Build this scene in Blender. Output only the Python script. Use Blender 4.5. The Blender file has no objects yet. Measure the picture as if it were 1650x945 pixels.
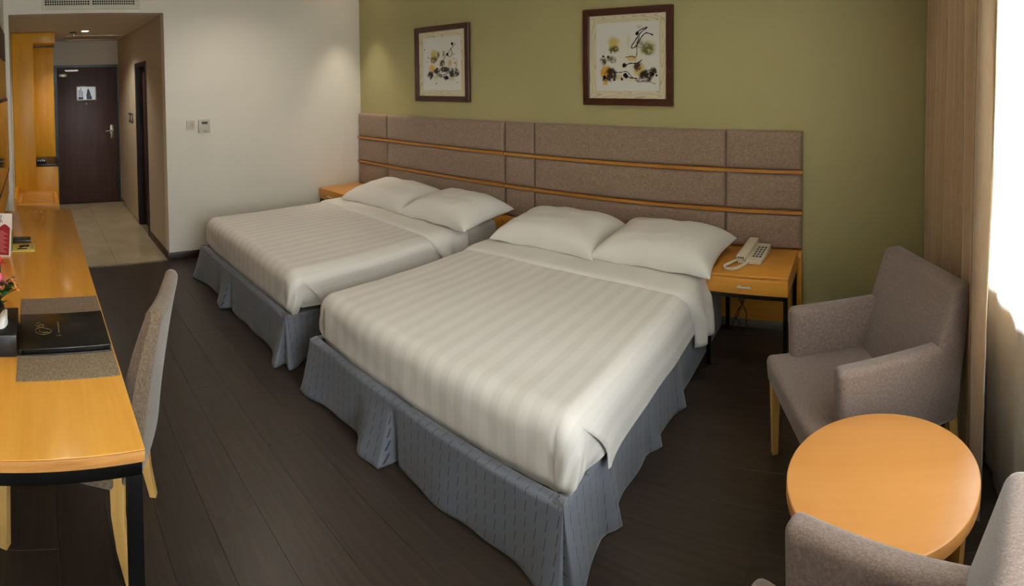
import bpy, bmesh, math, random
from math import sin, cos, pi, radians, sqrt, atan2, exp
from mathutils import Vector, Matrix, noise

random.seed(7)
sc = bpy.context.scene
COL = sc.collection

# ------------------------------------------------------------------ camera
F, YC, PITCH, ROLL, YAW = 842.714184, 155.024615, -0.0282818811, -0.00985189616, 0.65724414
EYE = 1.70
cam_data = bpy.data.cameras.new('camera')
cam_data.type = 'PANO'
cam_data.panorama_type = 'CENTRAL_CYLINDRICAL'
cam_data.central_cylindrical_radius = 1.0
cam_data.central_cylindrical_range_u_min = -825 / F
cam_data.central_cylindrical_range_u_max = 825 / F
cam_data.central_cylindrical_range_v_min = (YC - 945) / F
cam_data.central_cylindrical_range_v_max = YC / F
cam_data.clip_start = 0.02
cam = bpy.data.objects.new('camera', cam_data)
COL.objects.link(cam)
sc.camera = cam


def rot_cam():
    c, s = cos(YAW), sin(YAW)
    a = Matrix(((c, s, 0), (-s, c, 0), (0, 0, 1)))
    c, s = cos(PITCH), sin(PITCH)
    b = Matrix(((1, 0, 0), (0, c, s), (0, -s, c)))
    c, s = cos(ROLL), sin(ROLL)
    d = Matrix(((c, 0, s), (0, 1, 0), (-s, 0, c)))
    return d @ b @ a


R = rot_cam()
cam.matrix_world = Matrix(((R[0][0], R[2][0], -R[1][0], 0), (R[0][1], R[2][1], -R[1][1], 0),
                           (R[0][2], R[2][2], -R[1][2], EYE), (0, 0, 0, 1)))

# ------------------------------------------------------------------ world, daylight, exposure
SKY = 26.0
world = bpy.data.worlds.new('sky')
sc.world = world
world.use_nodes = True
wb = world.node_tree.nodes['Background']
wb.inputs['Color'].default_value = (0.90, 0.96, 1.0, 1)      # bright overcast sky
wb.inputs['Strength'].default_value = SKY
LAMP = 1.0
sc.view_settings.view_transform = 'Standard'
sc.view_settings.look = 'None'
sc.view_settings.exposure = 0.76
sc.view_settings.gamma = 1.0
sc.view_settings.use_curve_mapping = False
sc.cycles.use_denoising = True
sc.cycles.max_bounces = 10
sc.cycles.diffuse_bounces = 6
sc.cycles.transparent_max_bounces = 12
sc.cycles.caustics_reflective = False
sc.cycles.caustics_refractive = False
sc.cycles.sample_clamp_indirect = 6.0

WX = 0.62                     # inner face of the window wall
WIN = (-0.10, 2.62, 0.80, 2.60)   # y0, y1, z0, z1 of the window opening
pd = bpy.data.lights.new('sky_portal', 'AREA')
pd.shape = 'RECTANGLE'
pd.size = WIN[1] - WIN[0]
pd.size_y = WIN[3] - WIN[2]
pd.cycles.is_portal = True
po = bpy.data.objects.new('sky_portal', pd)
COL.objects.link(po)
po.location = (WX + 0.125, (WIN[0] + WIN[1]) / 2, (WIN[2] + WIN[3]) / 2)
po.rotation_euler = (0, radians(90), 0)
po.rotation_euler = Matrix(((0, 0, 1), (1, 0, 0), (0, 1, 0))).to_euler()   # -Z looks to -X


# ------------------------------------------------------------------ material helpers
def lin(h):
    h = h.lstrip('#')
    o = []
    for k in (0, 2, 4):
        v = int(h[k:k + 2], 16) / 255
        o.append(v / 12.92 if v <= 0.04045 else ((v + 0.055) / 1.055) ** 2.4)
    return tuple(o) + (1,)


class NT:
    def __init__(self, name):
        self.m = bpy.data.materials.new(name)
        self.m.use_nodes = True
        self.t = self.m.node_tree
        self.b = self.t.nodes['Principled BSDF']
        self.out = self.t.nodes['Material Output']

    def n(self, kind, **kw):
        x = self.t.nodes.new(kind)
        for k, v in kw.items():
            setattr(x, k, v)
        return x

    def l(self, a, b):
        self.t.links.new(a, b)

    def math(self, op, a, b=None, c=None):
        x = self.n('ShaderNodeMath', operation=op)
        for i, v in enumerate((a, b, c)):
            if v is None:
                continue
            if isinstance(v, (int, float)):
                x.inputs[i].default_value = v
            else:
                self.l(v, x.inputs[i])
        return x.outputs[0]

    def mix(self, fac, a, b, blend='MIX'):
        x = self.n('ShaderNodeMix', data_type='RGBA', blend_type=blend)
        for i, v in ((0, fac), (6, a), (7, b)):
            if isinstance(v, (int, float)):
                x.inputs[i].default_value = v
            elif isinstance(v, tuple):
                x.inputs[i].default_value = v
            else:
                self.l(v, x.inputs[i])
        return x.outputs[2]

    def coord(self, which='Object', scale=(1, 1, 1), loc=(0, 0, 0), rot=(0, 0, 0)):
        tc = self.n('ShaderNodeTexCoord')
        mp = self.n('ShaderNodeMapping')
        mp.inputs['Scale'].default_value = scale
        mp.inputs['Location'].default_value = loc
        mp.inputs['Rotation'].default_value = rot
        self.l(tc.outputs[which], mp.inputs[0])
        return mp.outputs[0]

    def noise(self, vec, scale=5, detail=3, rough=0.5):
        x = self.n('ShaderNodeTexNoise')
        x.inputs['Scale'].default_value = scale
        x.inputs['Detail'].default_value = detail
        x.inputs['Roughness'].default_value = rough
        if vec is not None:
            self.l(vec, x.inputs['Vector'])
        return x.outputs['Fac']

    def ramp(self, fac, stops):
        x = self.n('ShaderNodeValToRGB')
        els = x.color_ramp.elements
        while len(els) < len(stops):
            els.new(0.5)
        for e, (p, c) in zip(els, stops):
            e.position = p
            e.color = c
        self.l(fac, x.inputs[0])
        return x.outputs[0]

    def bump(self, height, strength=0.2, dist=0.002):
        x = self.n('ShaderNodeBump')
        x.inputs['Strength'].default_value = strength
        x.inputs['Distance'].default_value = dist
        self.l(height, x.inputs['Height'])
        self.l(x.outputs[0], self.b.inputs['Normal'])

    def set(self, color=None, rough=None, metal=None, spec=None, **kw):
        if color is not None:
            if isinstance(color, tuple):
                self.b.inputs['Base Color'].default_value = color
            else:
                self.l(color, self.b.inputs['Base Color'])
        if rough is not None:
            if isinstance(rough, (int, float)):
                self.b.inputs['Roughness'].default_value = rough
            else:
                self.l(rough, self.b.inputs['Roughness'])
        if metal is not None:
            self.b.inputs['Metallic'].default_value = metal
        if spec is not None:
            self.b.inputs['Specular IOR Level'].default_value = spec
        for k, v in kw.items():
            self.b.inputs[k.replace('_', ' ')].default_value = v
        return self.m


def plain(name, hexc, rough=0.5, metal=0.0, spec=0.5, var=0.05):
    t = NT(name)
    c = lin(hexc)
    if var:
        nz = t.noise(t.coord('Object'), 6, 4)
        d = tuple(min(1, x * (1 - var)) for x in c[:3]) + (1,)
        e = tuple(min(1, x * (1 + var)) for x in c[:3]) + (1,)
        return t.set(t.mix(nz, d, e), rough, metal, spec)
    return t.set(c, rough, metal, spec)


def paint(name, hexc, rough=0.6):
    t = NT(name)
    v = t.coord('Object')
    c = lin(hexc)
    nz = t.noise(v, 1.3, 3)
    col = t.mix(nz, tuple(x * 0.95 for x in c[:3]) + (1,), tuple(min(1, x * 1.05) for x in c[:3]) + (1,))
    t.bump(t.noise(v, 260, 2), 0.12, 0.001)
    return t.set(col, rough, 0, 0.3)


def wood(name, light, dark, rough=0.35, axis='X', spec=0.5, gscale=1.0, coat=0.0):
    t = NT(name)
    s = {'X': (1.2, 14, 14), 'Y': (14, 1.2, 14), 'Z': (14, 14, 1.2)}[axis]
    s = tuple(k * gscale for k in s)
    v = t.coord('Object', s)
    n1 = t.noise(v, 1.6, 5, 0.6)
    n2 = t.noise(t.coord('Object', tuple(k * 4 for k in s)), 2.0, 3, 0.6)
    f = t.math('ADD', t.math('MULTIPLY', n1, 0.75), t.math('MULTIPLY', n2, 0.3))
    col = t.ramp(f, [(0.3, lin(dark)), (0.75, lin(light))])
    t.bump(n2, 0.05, 0.0005)
    m = t.set(col, rough, 0, spec)
    if coat:
        t.b.inputs['Coat Weight'].default_value = coat
        t.b.inputs['Coat Roughness'].default_value = 0.12
    return m


def weave(name, base, dark, light, scale=260, rough=0.95, stretch=(1, 1, 0.35), bump=0.5, sheen=0.25):
    """heathered upholstery: two crossed thread directions with random slubs"""
    t = NT(name)
    v = t.coord('Object', stretch)
    n1 = t.noise(v, scale, 2, 0.7)
    v2 = t.coord('Object', (stretch[2], stretch[1], stretch[0]))
    n2 = t.noise(v2, scale, 2, 0.7)
    n3 = t.noise(t.coord('Object'), 3, 3)
    f = t.math('MULTIPLY', t.math('ADD', n1, n2), 0.5)
    col = t.ramp(f, [(0.36, lin(dark)), (0.5, lin(base)), (0.64, lin(light))])
    col = t.mix(t.math('MULTIPLY', n3, 0.18), col, lin(dark))
    t.bump(f, bump, 0.0015)
    m = t.set(col, rough, 0, 0.15)
    t.b.inputs['Sheen Weight'].default_value = sheen
    return m


def emit(name, color, strength):
    t = NT(name)
    t.b.inputs['Base Color'].default_value = (0.8, 0.8, 0.8, 1)
    t.b.inputs['Emission Color'].default_value = color
    t.b.inputs['Emission Strength'].default_value = strength
    return t.m


M = {}
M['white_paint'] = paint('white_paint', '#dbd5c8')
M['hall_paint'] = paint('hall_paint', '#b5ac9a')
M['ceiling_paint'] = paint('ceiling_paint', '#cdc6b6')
M['green_paint'] = paint('green_paint', '#a39b6c')
M['maple'] = wood('maple_veneer', '#d9993f', '#c07f28', 0.3, 'X', 0.5, 0.6)
M['maple_y'] = wood('maple_veneer_y', '#d9993f', '#c07f28', 0.32, 'Y', 0.5, 0.6)
M['maple_z'] = wood('maple_veneer_z', '#dda324', '#c88a12', 0.4, 'Z', 0.4, 0.6)
M['desk_top'] = wood('desk_veneer', '#d89e44', '#c4872e', 0.22, 'X', 0.5, 0.5, 0.25)
M['desk_edge'] = wood('desk_edge_band', '#c98f4c', '#8d5a28', 0.4, 'Y', 0.5, 1.2)
M['table_top'] = wood('table_veneer', '#c0864a', '#b5793c', 0.3, 'X', 0.5, 0.4)
M['table_leg'] = wood('table_leg_veneer', '#b07a3a', '#9c682c', 0.4, 'Z', 0.4, 0.6)
M['pale_wood'] = wood('pale_beech', '#d8b06a', '#c0924c', 0.4, 'Z', 0.5, 0.7)
M['strip_wood'] = wood('strip_wood', '#b97f34', '#9a6220', 0.4, 'X', 0.5, 0.8)
M['dark_door'] = wood('wenge_door', '#4f3730', '#3a2622', 0.45, 'Z', 0.4, 0.7)
M['dark_frame'] = wood('wenge_frame', '#2a1a17', '#1d1110', 0.45, 'Z', 0.4, 0.7)
M['steel_frame'] = plain('door_frame_steel', '#2a2c2e', 0.4, 0.3)
M['baseboard'] = wood('baseboard_wood', '#3a241a', '#2a1811', 0.4, 'X')
M['picture_frame'] = wood('picture_frame_wood', '#4a2415', '#35170d', 0.35, 'X', 0.5)
M['black_metal'] = plain('black_metal', '#111110', 0.35, 0.6, 0.5, 0.0)
M['dark_chrome'] = plain('dark_chrome', '#4a4642', 0.25, 1.0, 0.5, 0.0)
M['chrome'] = plain('brushed_chrome', '#c9c4bb', 0.25, 1.0, 0.5, 0.0)
M['handle'] = plain('satin_handle', '#d6d2c8', 0.5, 0.3, 0.5, 0.0)
M['bronze'] = plain('lever_plate_metal', '#8a8378', 0.35, 1.0, 0.5, 0.0)
M['black_plastic'] = plain('black_plastic', '#0c0c0d', 0.35, 0, 0.5, 0.0)
M['black_gloss'] = plain('black_gloss', '#050506', 0.06, 0, 0.6, 0.0)
M['phone_plastic'] = plain('phone_plastic', '#c9bfa6', 0.4, 0, 0.5, 0.02)
M['switch_plastic'] = plain('switch_plastic', '#bdb7a8', 0.4, 0, 0.5, 0.02)
M['key_dark'] = plain('key_dark', '#4c4e48', 0.5, 0, 0.5, 0.0)
M['lcd'] = plain('lcd_green_grey', '#4c4b38', 0.3, 0, 0.5, 0.0)
M['red_ink'] = plain('red_ink', '#b02a2a', 0.6, 0, 0.3, 0.0)
M['grille_white'] = plain('grille_white', '#c9c3b3', 0.5, 0, 0.4, 0.02)
M['void'] = plain('duct_dark', '#0a0a09', 0.9, 0, 0.1, 0.0)
M['fabric_head'] = weave('headboard_weave', '#8a7460', '#756150', '#9f8b78', 230, 0.95, (1, 1, 0.2))
M['fabric_chair'] = weave('armchair_weave', '#736259', '#63544a', '#82746b', 260)
M['fabric_desk_chair'] = weave('desk_chair_weave', '#6c5a49', '#57472f', '#816f5c', 230)
M['mat'] = weave('placemat_weave', '#7a6a52', '#5a4d3b', '#948268', 260, 0.9, (0.3, 1, 1), 0.4, 0.1)
M['leather'] = plain('black_leather', '#0b0b0b', 0.28, 0, 0.5, 0.0)
M['gold'] = plain('gold_foil', '#8f7a4c', 0.4, 0.5, 0.5, 0.0)
M['paper'] = plain('white_paper', '#d8d2c6', 0.7, 0, 0.3, 0.02)
M['tissue'] = plain('tissue_paper', '#d9d9d4', 0.9, 0, 0.2, 0.02)
M['sheet'] = plain('white_sheet', '#d6d2ca', 0.75, 0, 0.3, 0.03)
M['leaf'] = plain('leaf_green', '#1d4a1a', 0.5, 0, 0.4, 0.3)
M['leaf_light'] = plain('leaf_light_green', '#3f7a24', 0.5, 0, 0.4, 0.2)
M['stem'] = plain('stem_brown', '#3b3420', 0.6, 0, 0.3, 0.1)
M['petal_pink'] = plain('petal_pink', '#d0607c', 0.6, 0, 0.3, 0.15)
M['petal_pale'] = plain('petal_pale_pink', '#e0a0a8', 0.6, 0, 0.3, 0.1)
M['petal_orange'] = plain('petal_orange', '#e08a4a', 0.6, 0, 0.3, 0.15)
M['petal_red'] = plain('petal_red', '#b8322c', 0.6, 0, 0.3, 0.15)
M['vase'] = plain('dark_vase', '#151513', 0.3, 0, 0.5, 0.0)
M['grout'] = plain('grout', '#6f6650', 0.9, 0, 0.2, 0.05)
M['subfloor'] = plain('subfloor_dark', '#0b0908', 0.9, 0, 0.1, 0.0)
M['brass_dark'] = plain('threshold_metal', '#8a7f62', 0.4, 0.8, 0.5, 0.05)
M['ext_wall'] = plain('window_reveal', '#c9c5ba', 0.7, 0, 0.3, 0.02)
M['alu'] = plain('window_aluminium', '#8b8b88', 0.4, 0.7, 0.5, 0.0)
M['downlight'] = emit('downlight_lens', (1.0, 0.86, 0.66, 1), 14)
M['glass_lens'] = plain('sprinkler_bulb', '#b8b0a0', 0.2, 0.6, 0.5, 0.0)
M['grey_skirt'] = plain('kick_grey', '#6d675b', 0.5, 0.3, 0.5, 0.02)
M['ink_black'] = plain('ink_black', '#14100c', 0.7, 0, 0.2, 0.0)
M['card_green'] = plain('card_green', '#5f8a22', 0.6, 0, 0.3, 0.0)
M['card_red'] = plain('card_red', '#8e1a20', 0.6, 0, 0.3, 0.0)
M['card_cream'] = plain('card_cream', '#c9b25c', 0.6, 0, 0.3, 0.0)
M['card_rose'] = plain('card_text_rose', '#c77d78', 0.6, 0, 0.3, 0.0)
M['sky_print'] = plain('sign_sky', '#b9c0c4', 0.3, 0.2, 0.5, 0.0)
M['sign_dark'] = plain('sign_dark', '#2e332c', 0.4, 0, 0.5, 0.0)
M['sign_blue'] = plain('sign_blue', '#25365c', 0.4, 0, 0.5, 0.0)


def floor_mat():
    t = NT('dark_laminate')
    v = t.coord('Object', (1.0, 16, 1))
    oi = t.n('ShaderNodeObjectInfo')
    off = t.n('ShaderNodeVectorMath', operation='ADD')
    t.l(v, off.inputs[0])
    cmb = t.n('ShaderNodeCombineXYZ')
    t.l(t.math('MULTIPLY', oi.outputs['Random'], 37.0), cmb.inputs[0])
    t.l(cmb.outputs[0], off.inputs[1])
    n1 = t.noise(off.outputs[0], 3.0, 5, 0.6)
    col = t.ramp(n1, [(0.3, lin('#2a221b')), (0.7, lin('#3d3229'))])
    col = t.mix(t.math('MULTIPLY', oi.outputs['Random'], 0.2), col, lin('#181310'))
    t.bump(n1, 0.06, 0.0006)
    return t.set(col, 0.36, 0, 0.45)


def tile_mat():
    t = NT('beige_tile')
    n1 = t.noise(t.coord('Object'), 4, 4)
    col = t.ramp(n1, [(0.3, lin('#a2967b')), (0.7, lin('#b0a58a'))])
    return t.set(col, 0.08, 0, 0.5)


def stripe_mat(name, pitch, col_a, col_b, ra, rb):
    """satin stripe bed linen: the stripes follow the first UV axis (metres)"""
    t = NT(name)
    uv = t.n('ShaderNodeUVMap')
    sp = t.n('ShaderNodeSeparateXYZ')
    t.l(uv.outputs[0], sp.inputs[0])
    fr = t.math('PINGPONG', t.math('MULTIPLY', sp.outputs[0], 1.0 / pitch), 1.0)
    st = t.n('ShaderNodeMapRange', interpolation_type='SMOOTHSTEP')
    st.inputs[1].default_value = 0.40
    st.inputs[2].default_value = 0.60
    t.l(fr, st.inputs[0])
    nz = t.noise(uv.outputs[0], 2.0, 3)
    col = t.mix(st.outputs[0], lin(col_a), lin(col_b))
    col = t.mix(t.math('MULTIPLY', nz, 0.12), col, lin('#bab3a6'))
    rg = t.math('ADD', t.math('MULTIPLY', st.outputs[0], rb - ra), ra)
    wv = t.noise(uv.outputs[0], 9.0, 4, 0.55)
    t.bump(wv, 0.22, 0.006)
    m = t.set(col, rg, 0, 0.35)
    t.b.inputs['Sheen Weight'].default_value = 0.15
    return m


def skirt_mat():
    t = NT('bed_skirt_cloth')
    uv = t.n('ShaderNodeUVMap')
    sp = t.n('ShaderNodeSeparateXYZ')
    t.l(uv.outputs[0], sp.inputs[0])
    px, pz = 0.046, 0.055
    cu = t.math('MULTIPLY', sp.outputs[0], 1 / px)
    cell = t.math('FLOOR', cu)
    fu = t.math('FRACT', cu)
    sh = t.math('FRACT', t.math('MULTIPLY', t.math('SINE', t.math('MULTIPLY', cell, 12.9898)), 43.7585))
    cv = t.math('ADD', t.math('MULTIPLY', sp.outputs[1], 1 / pz), sh)
    fv = t.math('FRACT', cv)
    slant = t.math('MULTIPLY', t.math('SUBTRACT', fv, 0.4), 0.16)
    d = t.math('ABSOLUTE', t.math('SUBTRACT', t.math('SUBTRACT', fu, 0.5), slant))
    on = t.math('MULTIPLY', t.math('LESS_THAN', d, 0.035), t.math('LESS_THAN', fv, 0.72))
    nz = t.noise(uv.outputs[0], 5, 3)
    base = t.mix(nz, lin('#5e6169'), lin('#6d7078'))
    col = t.mix(t.math('MULTIPLY', on, 0.8), base, lin('#1f2026'))
    t.bump(t.noise(uv.outputs[0], 420, 1), 0.15, 0.001)
    m = t.set(col, 0.6, 0, 0.3)
    t.b.inputs['Sheen Weight'].default_value = 0.2
    return m


def curtain_mat():
    t = NT('tan_satin_curtain')
    v = t.coord('Object', (60, 60, 6))
    n1 = t.noise(v, 3, 3)
    col = t.ramp(n1, [(0.3, lin('#9f8362')), (0.7, lin('#a98d6a'))])
    t.bump(n1, 0.08, 0.001)
    m = t.set(col, 0.42, 0, 0.5)
    t.b.inputs['Sheen Weight'].default_value = 0.4
    return m


def sheer_mat():
    t = NT('sheer_voile')
    tr = t.n('ShaderNodeBsdfTransparent')
    tl = t.n('ShaderNodeBsdfTranslucent')
    df = t.n('ShaderNodeBsdfDiffuse')
    tl.inputs[0].default_value = (0.90, 0.91, 0.90, 1)
    df.inputs[0].default_value = (0.80, 0.80, 0.78, 1)
    nz = t.noise(t.coord('Object', (40, 40, 4)), 4, 2)
    m1 = t.n('ShaderNodeMixShader')
    m1.inputs[0].default_value = 0.48
    t.l(tl.outputs[0], m1.inputs[1])
    t.l(df.outputs[0], m1.inputs[2])
    m2 = t.n('ShaderNodeMixShader')
    t.l(t.math('ADD', t.math('MULTIPLY', nz, 0.05), 0.85), m2.inputs[0])
    t.l(tr.outputs[0], m2.inputs[1])
    t.l(m1.outputs[0], m2.inputs[2])
    t.l(m2.outputs[0], t.out.inputs[0])
    t.t.nodes.remove(t.b)
    return t.m


def glass_mat():
    t = NT('window_glass')
    tr = t.n('ShaderNodeBsdfTransparent')
    gl = t.n('ShaderNodeBsdfGlossy')
    gl.inputs['Roughness'].default_value = 0.02
    fr = t.n('ShaderNodeFresnel')
    fr.inputs[0].default_value = 1.45
    mx = t.n('ShaderNodeMixShader')
    t.l(fr.outputs[0], mx.inputs[0])
    t.l(tr.outputs[0], mx.inputs[1])
    t.l(gl.outputs[0], mx.inputs[2])
    t.l(mx.outputs[0], t.out.inputs[0])
    t.t.nodes.remove(t.b)
    return t.m


def grain_mat():
    """picture mount printed with fine wood grain lines"""
    t = NT('mount_grain')
    uv = t.n('ShaderNodeUVMap')
    mp = t.n('ShaderNodeMapping')
    mp.inputs['Scale'].default_value = (1.0, 7, 1)
    t.l(uv.outputs[0], mp.inputs[0])
    nz = t.noise(mp.outputs[0], 2.2, 0)
    fr = t.math('FRACT', t.math('MULTIPLY', nz, 9))
    col = t.ramp(fr, [(0.0, lin('#a89d80')), (0.15, lin('#c9bf9f')), (0.85, lin('#cfc5a7')), (1.0, lin('#a89d80'))])
    return t.set(col, 0.6, 0, 0.3)


def art_mat(name, washes, darks):
    """abstract print: soft colour washes and broken ink blots on white paper (flat print)"""
    t = NT(name)
    uv = t.n('ShaderNodeUVMap')
    nzc = t.n('ShaderNodeTexNoise')
    nzc.inputs['Scale'].default_value = 9
    nzc.inputs['Detail'].default_value = 4
    t.l(uv.outputs[0], nzc.inputs['Vector'])
    v1 = t.n('ShaderNodeVectorMath', operation='SUBTRACT')
    t.l(nzc.outputs['Color'], v1.inputs[0])
    v1.inputs[1].default_value = (0.5, 0.5, 0.5)
    v2 = t.n('ShaderNodeVectorMath', operation='SCALE')
    t.l(v1.outputs[0], v2.inputs[0])
    v2.inputs['Scale'].default_value = 0.10
    v3 = t.n('ShaderNodeVectorMath', operation='ADD')
    t.l(uv.outputs[0], v3.inputs[0])
    t.l(v2.outputs[0], v3.inputs[1])
    col = (0.62, 0.61, 0.57, 1)

    def blob(cx, cy, rx, ry, soft):
        mp = t.n('ShaderNodeMapping')
        mp.inputs['Scale'].default_value = (1 / rx, 1 / ry, 0)
        mp.inputs['Location'].default_value = (-cx / rx, -cy / ry, 0)
        t.l(v3.outputs[0], mp.inputs[0])
        ln = t.n('ShaderNodeVectorMath', operation='LENGTH')
        t.l(mp.outputs[0], ln.inputs[0])
        mr = t.n('ShaderNodeMapRange', interpolation_type='SMOOTHSTEP')
        mr.inputs[1].default_value = 1.0
        mr.inputs[2].default_value = 1.0 - soft
        t.l(ln.outputs['Value'], mr.inputs[0])
        return mr.outputs[0]
    for cx, cy, rx, ry, soft, c, k in washes:
        col = t.mix(t.math('MULTIPLY', blob(cx, cy, rx, ry, soft), k), col, lin(c))
    br = t.noise(uv.outputs[0], 15, 3, 0.6)
    brk = t.n('ShaderNodeMapRange')
    brk.inputs[1].default_value = 0.33
    brk.inputs[2].default_value = 0.47
    t.l(br, brk.inputs[0])
    for cx, cy, rx, ry, soft, c, k in darks:
        f = t.math('MULTIPLY', t.math('MULTIPLY', blob(cx, cy, rx, ry, soft), brk.outputs[0]), k)
        col = t.mix(f, col, lin(c))
    return t.set(col, 0.35, 0, 0.4)


M['floor'] = floor_mat()
M['tile'] = tile_mat()
M['duvet'] = stripe_mat('satin_stripe_duvet', 0.044, '#d0cbc3', '#d8d3cb', 0.60, 0.46)
M['skirt'] = skirt_mat()
M['curtain'] = curtain_mat()
M['sheer'] = sheer_mat()
M['glass'] = glass_mat()
M['grain'] = grain_mat()


# ------------------------------------------------------------------ object helpers
def wloc(o):
    p = Vector((0, 0, 0))
    while o is not None:
        p = p + o.location
        o = o.parent
    return p


def link(name, me, mat, parent=None):
    o = bpy.data.objects.new(name, me)
    COL.objects.link(o)
    if mat is not None and not me.materials:
        for m in (mat if isinstance(mat, (list, tuple)) else [mat]):
            me.materials.append(m)
    if parent is not None:
        o.parent = parent
    return o


def from_bm(name, bm, mat, parent=None, local=False, smooth=False):
    """bm is in world metres unless local; it becomes one mesh object under parent"""
    if parent is not None and not local:
        bmesh.ops.translate(bm, verts=bm.verts, vec=-wloc(parent))
    bmesh.ops.recalc_face_normals(bm, faces=bm.faces)
    me = bpy.data.meshes.new(name)
    bm.to_mesh(me)
    bm.free()
    if smooth:
        for p in me.polygons:
            p.use_smooth = True
        if hasattr(me, 'set_sharp_from_angle') and smooth != 'all':
            me.set_sharp_from_angle(angle=radians(42))
    return link(name, me, mat, parent)


def bm_box(bm, x0, x1, y0, y1, z0, z1, bev=0.0, seg=2):
    b = bmesh.new()
    bmesh.ops.create_cube(b, size=1.0)
    for v in b.verts:
        v.co = Vector(((x0 + x1) / 2 + v.co.x * (x1 - x0), (y0 + y1) / 2 + v.co.y * (y1 - y0),
                       (z0 + z1) / 2 + v.co.z * (z1 - z0)))
    if bev > 0:
        bmesh.ops.bevel(b, geom=list(b.edges), offset=bev, segments=seg, profile=0.5, affect='EDGES')
    me = bpy.data.meshes.new('tmp')
    b.to_mesh(me)
    b.free()
    bm.from_mesh(me)
    bpy.data.meshes.remove(me)
    return bm


def box(name, x0, x1, y0, y1, z0, z1, mat, parent=None, bev=0.0, seg=2, local=False):
    bm = bmesh.new()
    bm_box(bm, x0, x1, y0, y1, z0, z1, bev, seg)
    return from_bm(name, bm, mat, parent, local, smooth=bev > 0)


def grid_bm(rows, uvs=None, close=False):
    """rows: list of equal-length point lists -> quad grid (with optional uv rows)"""
    bm = bmesh.new()
    vs = [[bm.verts.new(p) for p in r] for r in rows]
    lay = bm.loops.layers.uv.new('UVMap') if uvs else None
    n = len(rows[0])
    for i in range(len(rows) - 1):
        for j in range(n if close else n - 1):
            k = (j + 1) % n
            idx = ((i, j), (i, k), (i + 1, k), (i + 1, j))
            try:
                f = bm.faces.new([vs[a][b] for a, b in idx])
            except ValueError:
                continue
            if lay:
                for lp, (a, b) in zip(f.loops, idx):
                    lp[lay].uv = uvs[a][b]
    return bm


def tube_bm(bm, pts, r, sides=8, cap=True):
    pts = [Vector(p) for p in pts]
    rings = []
    up = Vector((0, 0, 1))
    for i, p in enumerate(pts):
        a = pts[max(0, i - 1)]
        b = pts[min(len(pts) - 1, i + 1)]
        d = (b - a).normalized()
        u = d.cross(up)
        if u.length < 1e-4:
            u = d.cross(Vector((1, 0, 0)))
        u.normalize()
        w = u.cross(d)
        rr = r[i] if isinstance(r, (list, tuple)) else r
        rings.append([bm.verts.new(p + (u * cos(2 * pi * k / sides) + w * sin(2 * pi * k / sides)) * rr)
                      for k in range(sides)])
    for i in range(len(rings) - 1):
        for k in range(sides):
            bm.faces.new((rings[i][k], rings[i][(k + 1) % sides], rings[i + 1][(k + 1) % sides], rings[i + 1][k]))
    if cap:
        bm.faces.new(rings[0][::-1])
        bm.faces.new(rings[-1])
    return bm


def lathe_bm(profile, seg=32, c=(0, 0, 0)):
    rows = [[(c[0] + r * cos(2 * pi * k / seg), c[1] + r * sin(2 * pi * k / seg), c[2] + z) for k in range(seg)]
            for r, z in profile]
    return grid_bm(rows, close=True)


def thing(name, label, cat, loc=(0, 0, 0), rotz=0.0, group=None):
    o = bpy.data.objects.new(name, None)
    COL.objects.link(o)
    o.location = loc
    o.rotation_euler = (0, 0, rotz)
    o.empty_display_size = 0.05
    o['label'] = label
    o['category'] = cat
    if group:
        o['group'] = group
    return o


def tag(o, label, cat, group=None):
    o['label'] = label
    o['category'] = cat
    if group:
        o['group'] = group
    return o


def struct(o):
    o['kind'] = 'structure'
    return o


def smooth01(x):
    x = max(0.0, min(1.0, x))
    return x * x * (3 - 2 * x)


def ns(p, s):
    return noise.noise(Vector(p) * s)


# ------------------------------------------------------------------ room shell
XL, YB, YT, ZC, HC = -4.96, 3.57, -0.27, 2.80, 2.43      # left wall, back wall, desk wall, ceiling, hall ceiling
XD, YH = -7.77, 1.27                                     # entrance door wall, right wall of the hall

fl = struct(box('floor', XL, WX + 0.02, YT - 0.02, YB + 0.02, -0.05, -0.012, M['subfloor']))
# laminate planks 0.195 wide running along X, joints at y = 2.58, 2.97 ...
pl_me = {}
y = 2.58 - 0.195 * 15
row = 0
while y < YB:
    y0, y1 = max(y, YT), min(y + 0.195, YB)
    if y1 - y0 > 0.02:
        x = XL - (0.0, 0.62, 0.27, 0.91)[row % 4]
        while x < WX:
            x0, x1 = max(x, XL + 0.012), min(x + 1.22, WX)
            if x1 - x0 > 0.03:
                key = (round(x1 - x0, 3), round(y1 - y0, 3))
                if key not in pl_me:
                    b = bmesh.new()
                    w, d = key
                    bm_box(b, 0.0002, w - 0.0002, 0.0003, d - 0.0003, -0.012, 0.0, 0.0006, 1)
                    me = bpy.data.meshes.new('floor_plank')
                    b.to_mesh(me)
                    b.free()
                    me.materials.append(M['floor'])
                    pl_me[key] = me
                o = bpy.data.objects.new('floor_plank', pl_me[key])
                COL.objects.link(o)
                o.parent = fl
                o.location = (x0, y0, random.uniform(-0.0002, 0.0))
            x += 1.22
    y += 0.195
    row += 1

# tiled hallway
hf = struct(box('floor_hall', XD - 0.3, XL - 0.012, YT - 0.02, YH + 0.3, -0.05, -0.002, M['grout']))
tx = XL - 0.012
while tx > XD:
    ty = 0.755 - 1.2
    while ty < YH:
        x0, x1, y0, y1 = max(tx - 0.6, XD), tx, max(ty, YT), min(ty + 0.6, YH)
        if x1 - x0 > 0.05 and y1 - y0 > 0.03:
            box('floor_tile', x0 + 0.0015, x1 - 0.0015, y0 + 0.0015, y1 - 0.0015, -0.002, 0.003, M['tile'], hf, 0.001, 1)
        ty += 0.6
    tx -= 0.6
struct(box('trim_1', XL - 0.014, XL + 0.012, YT, YH, -0.004, 0.005, M['brass_dark']))

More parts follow.
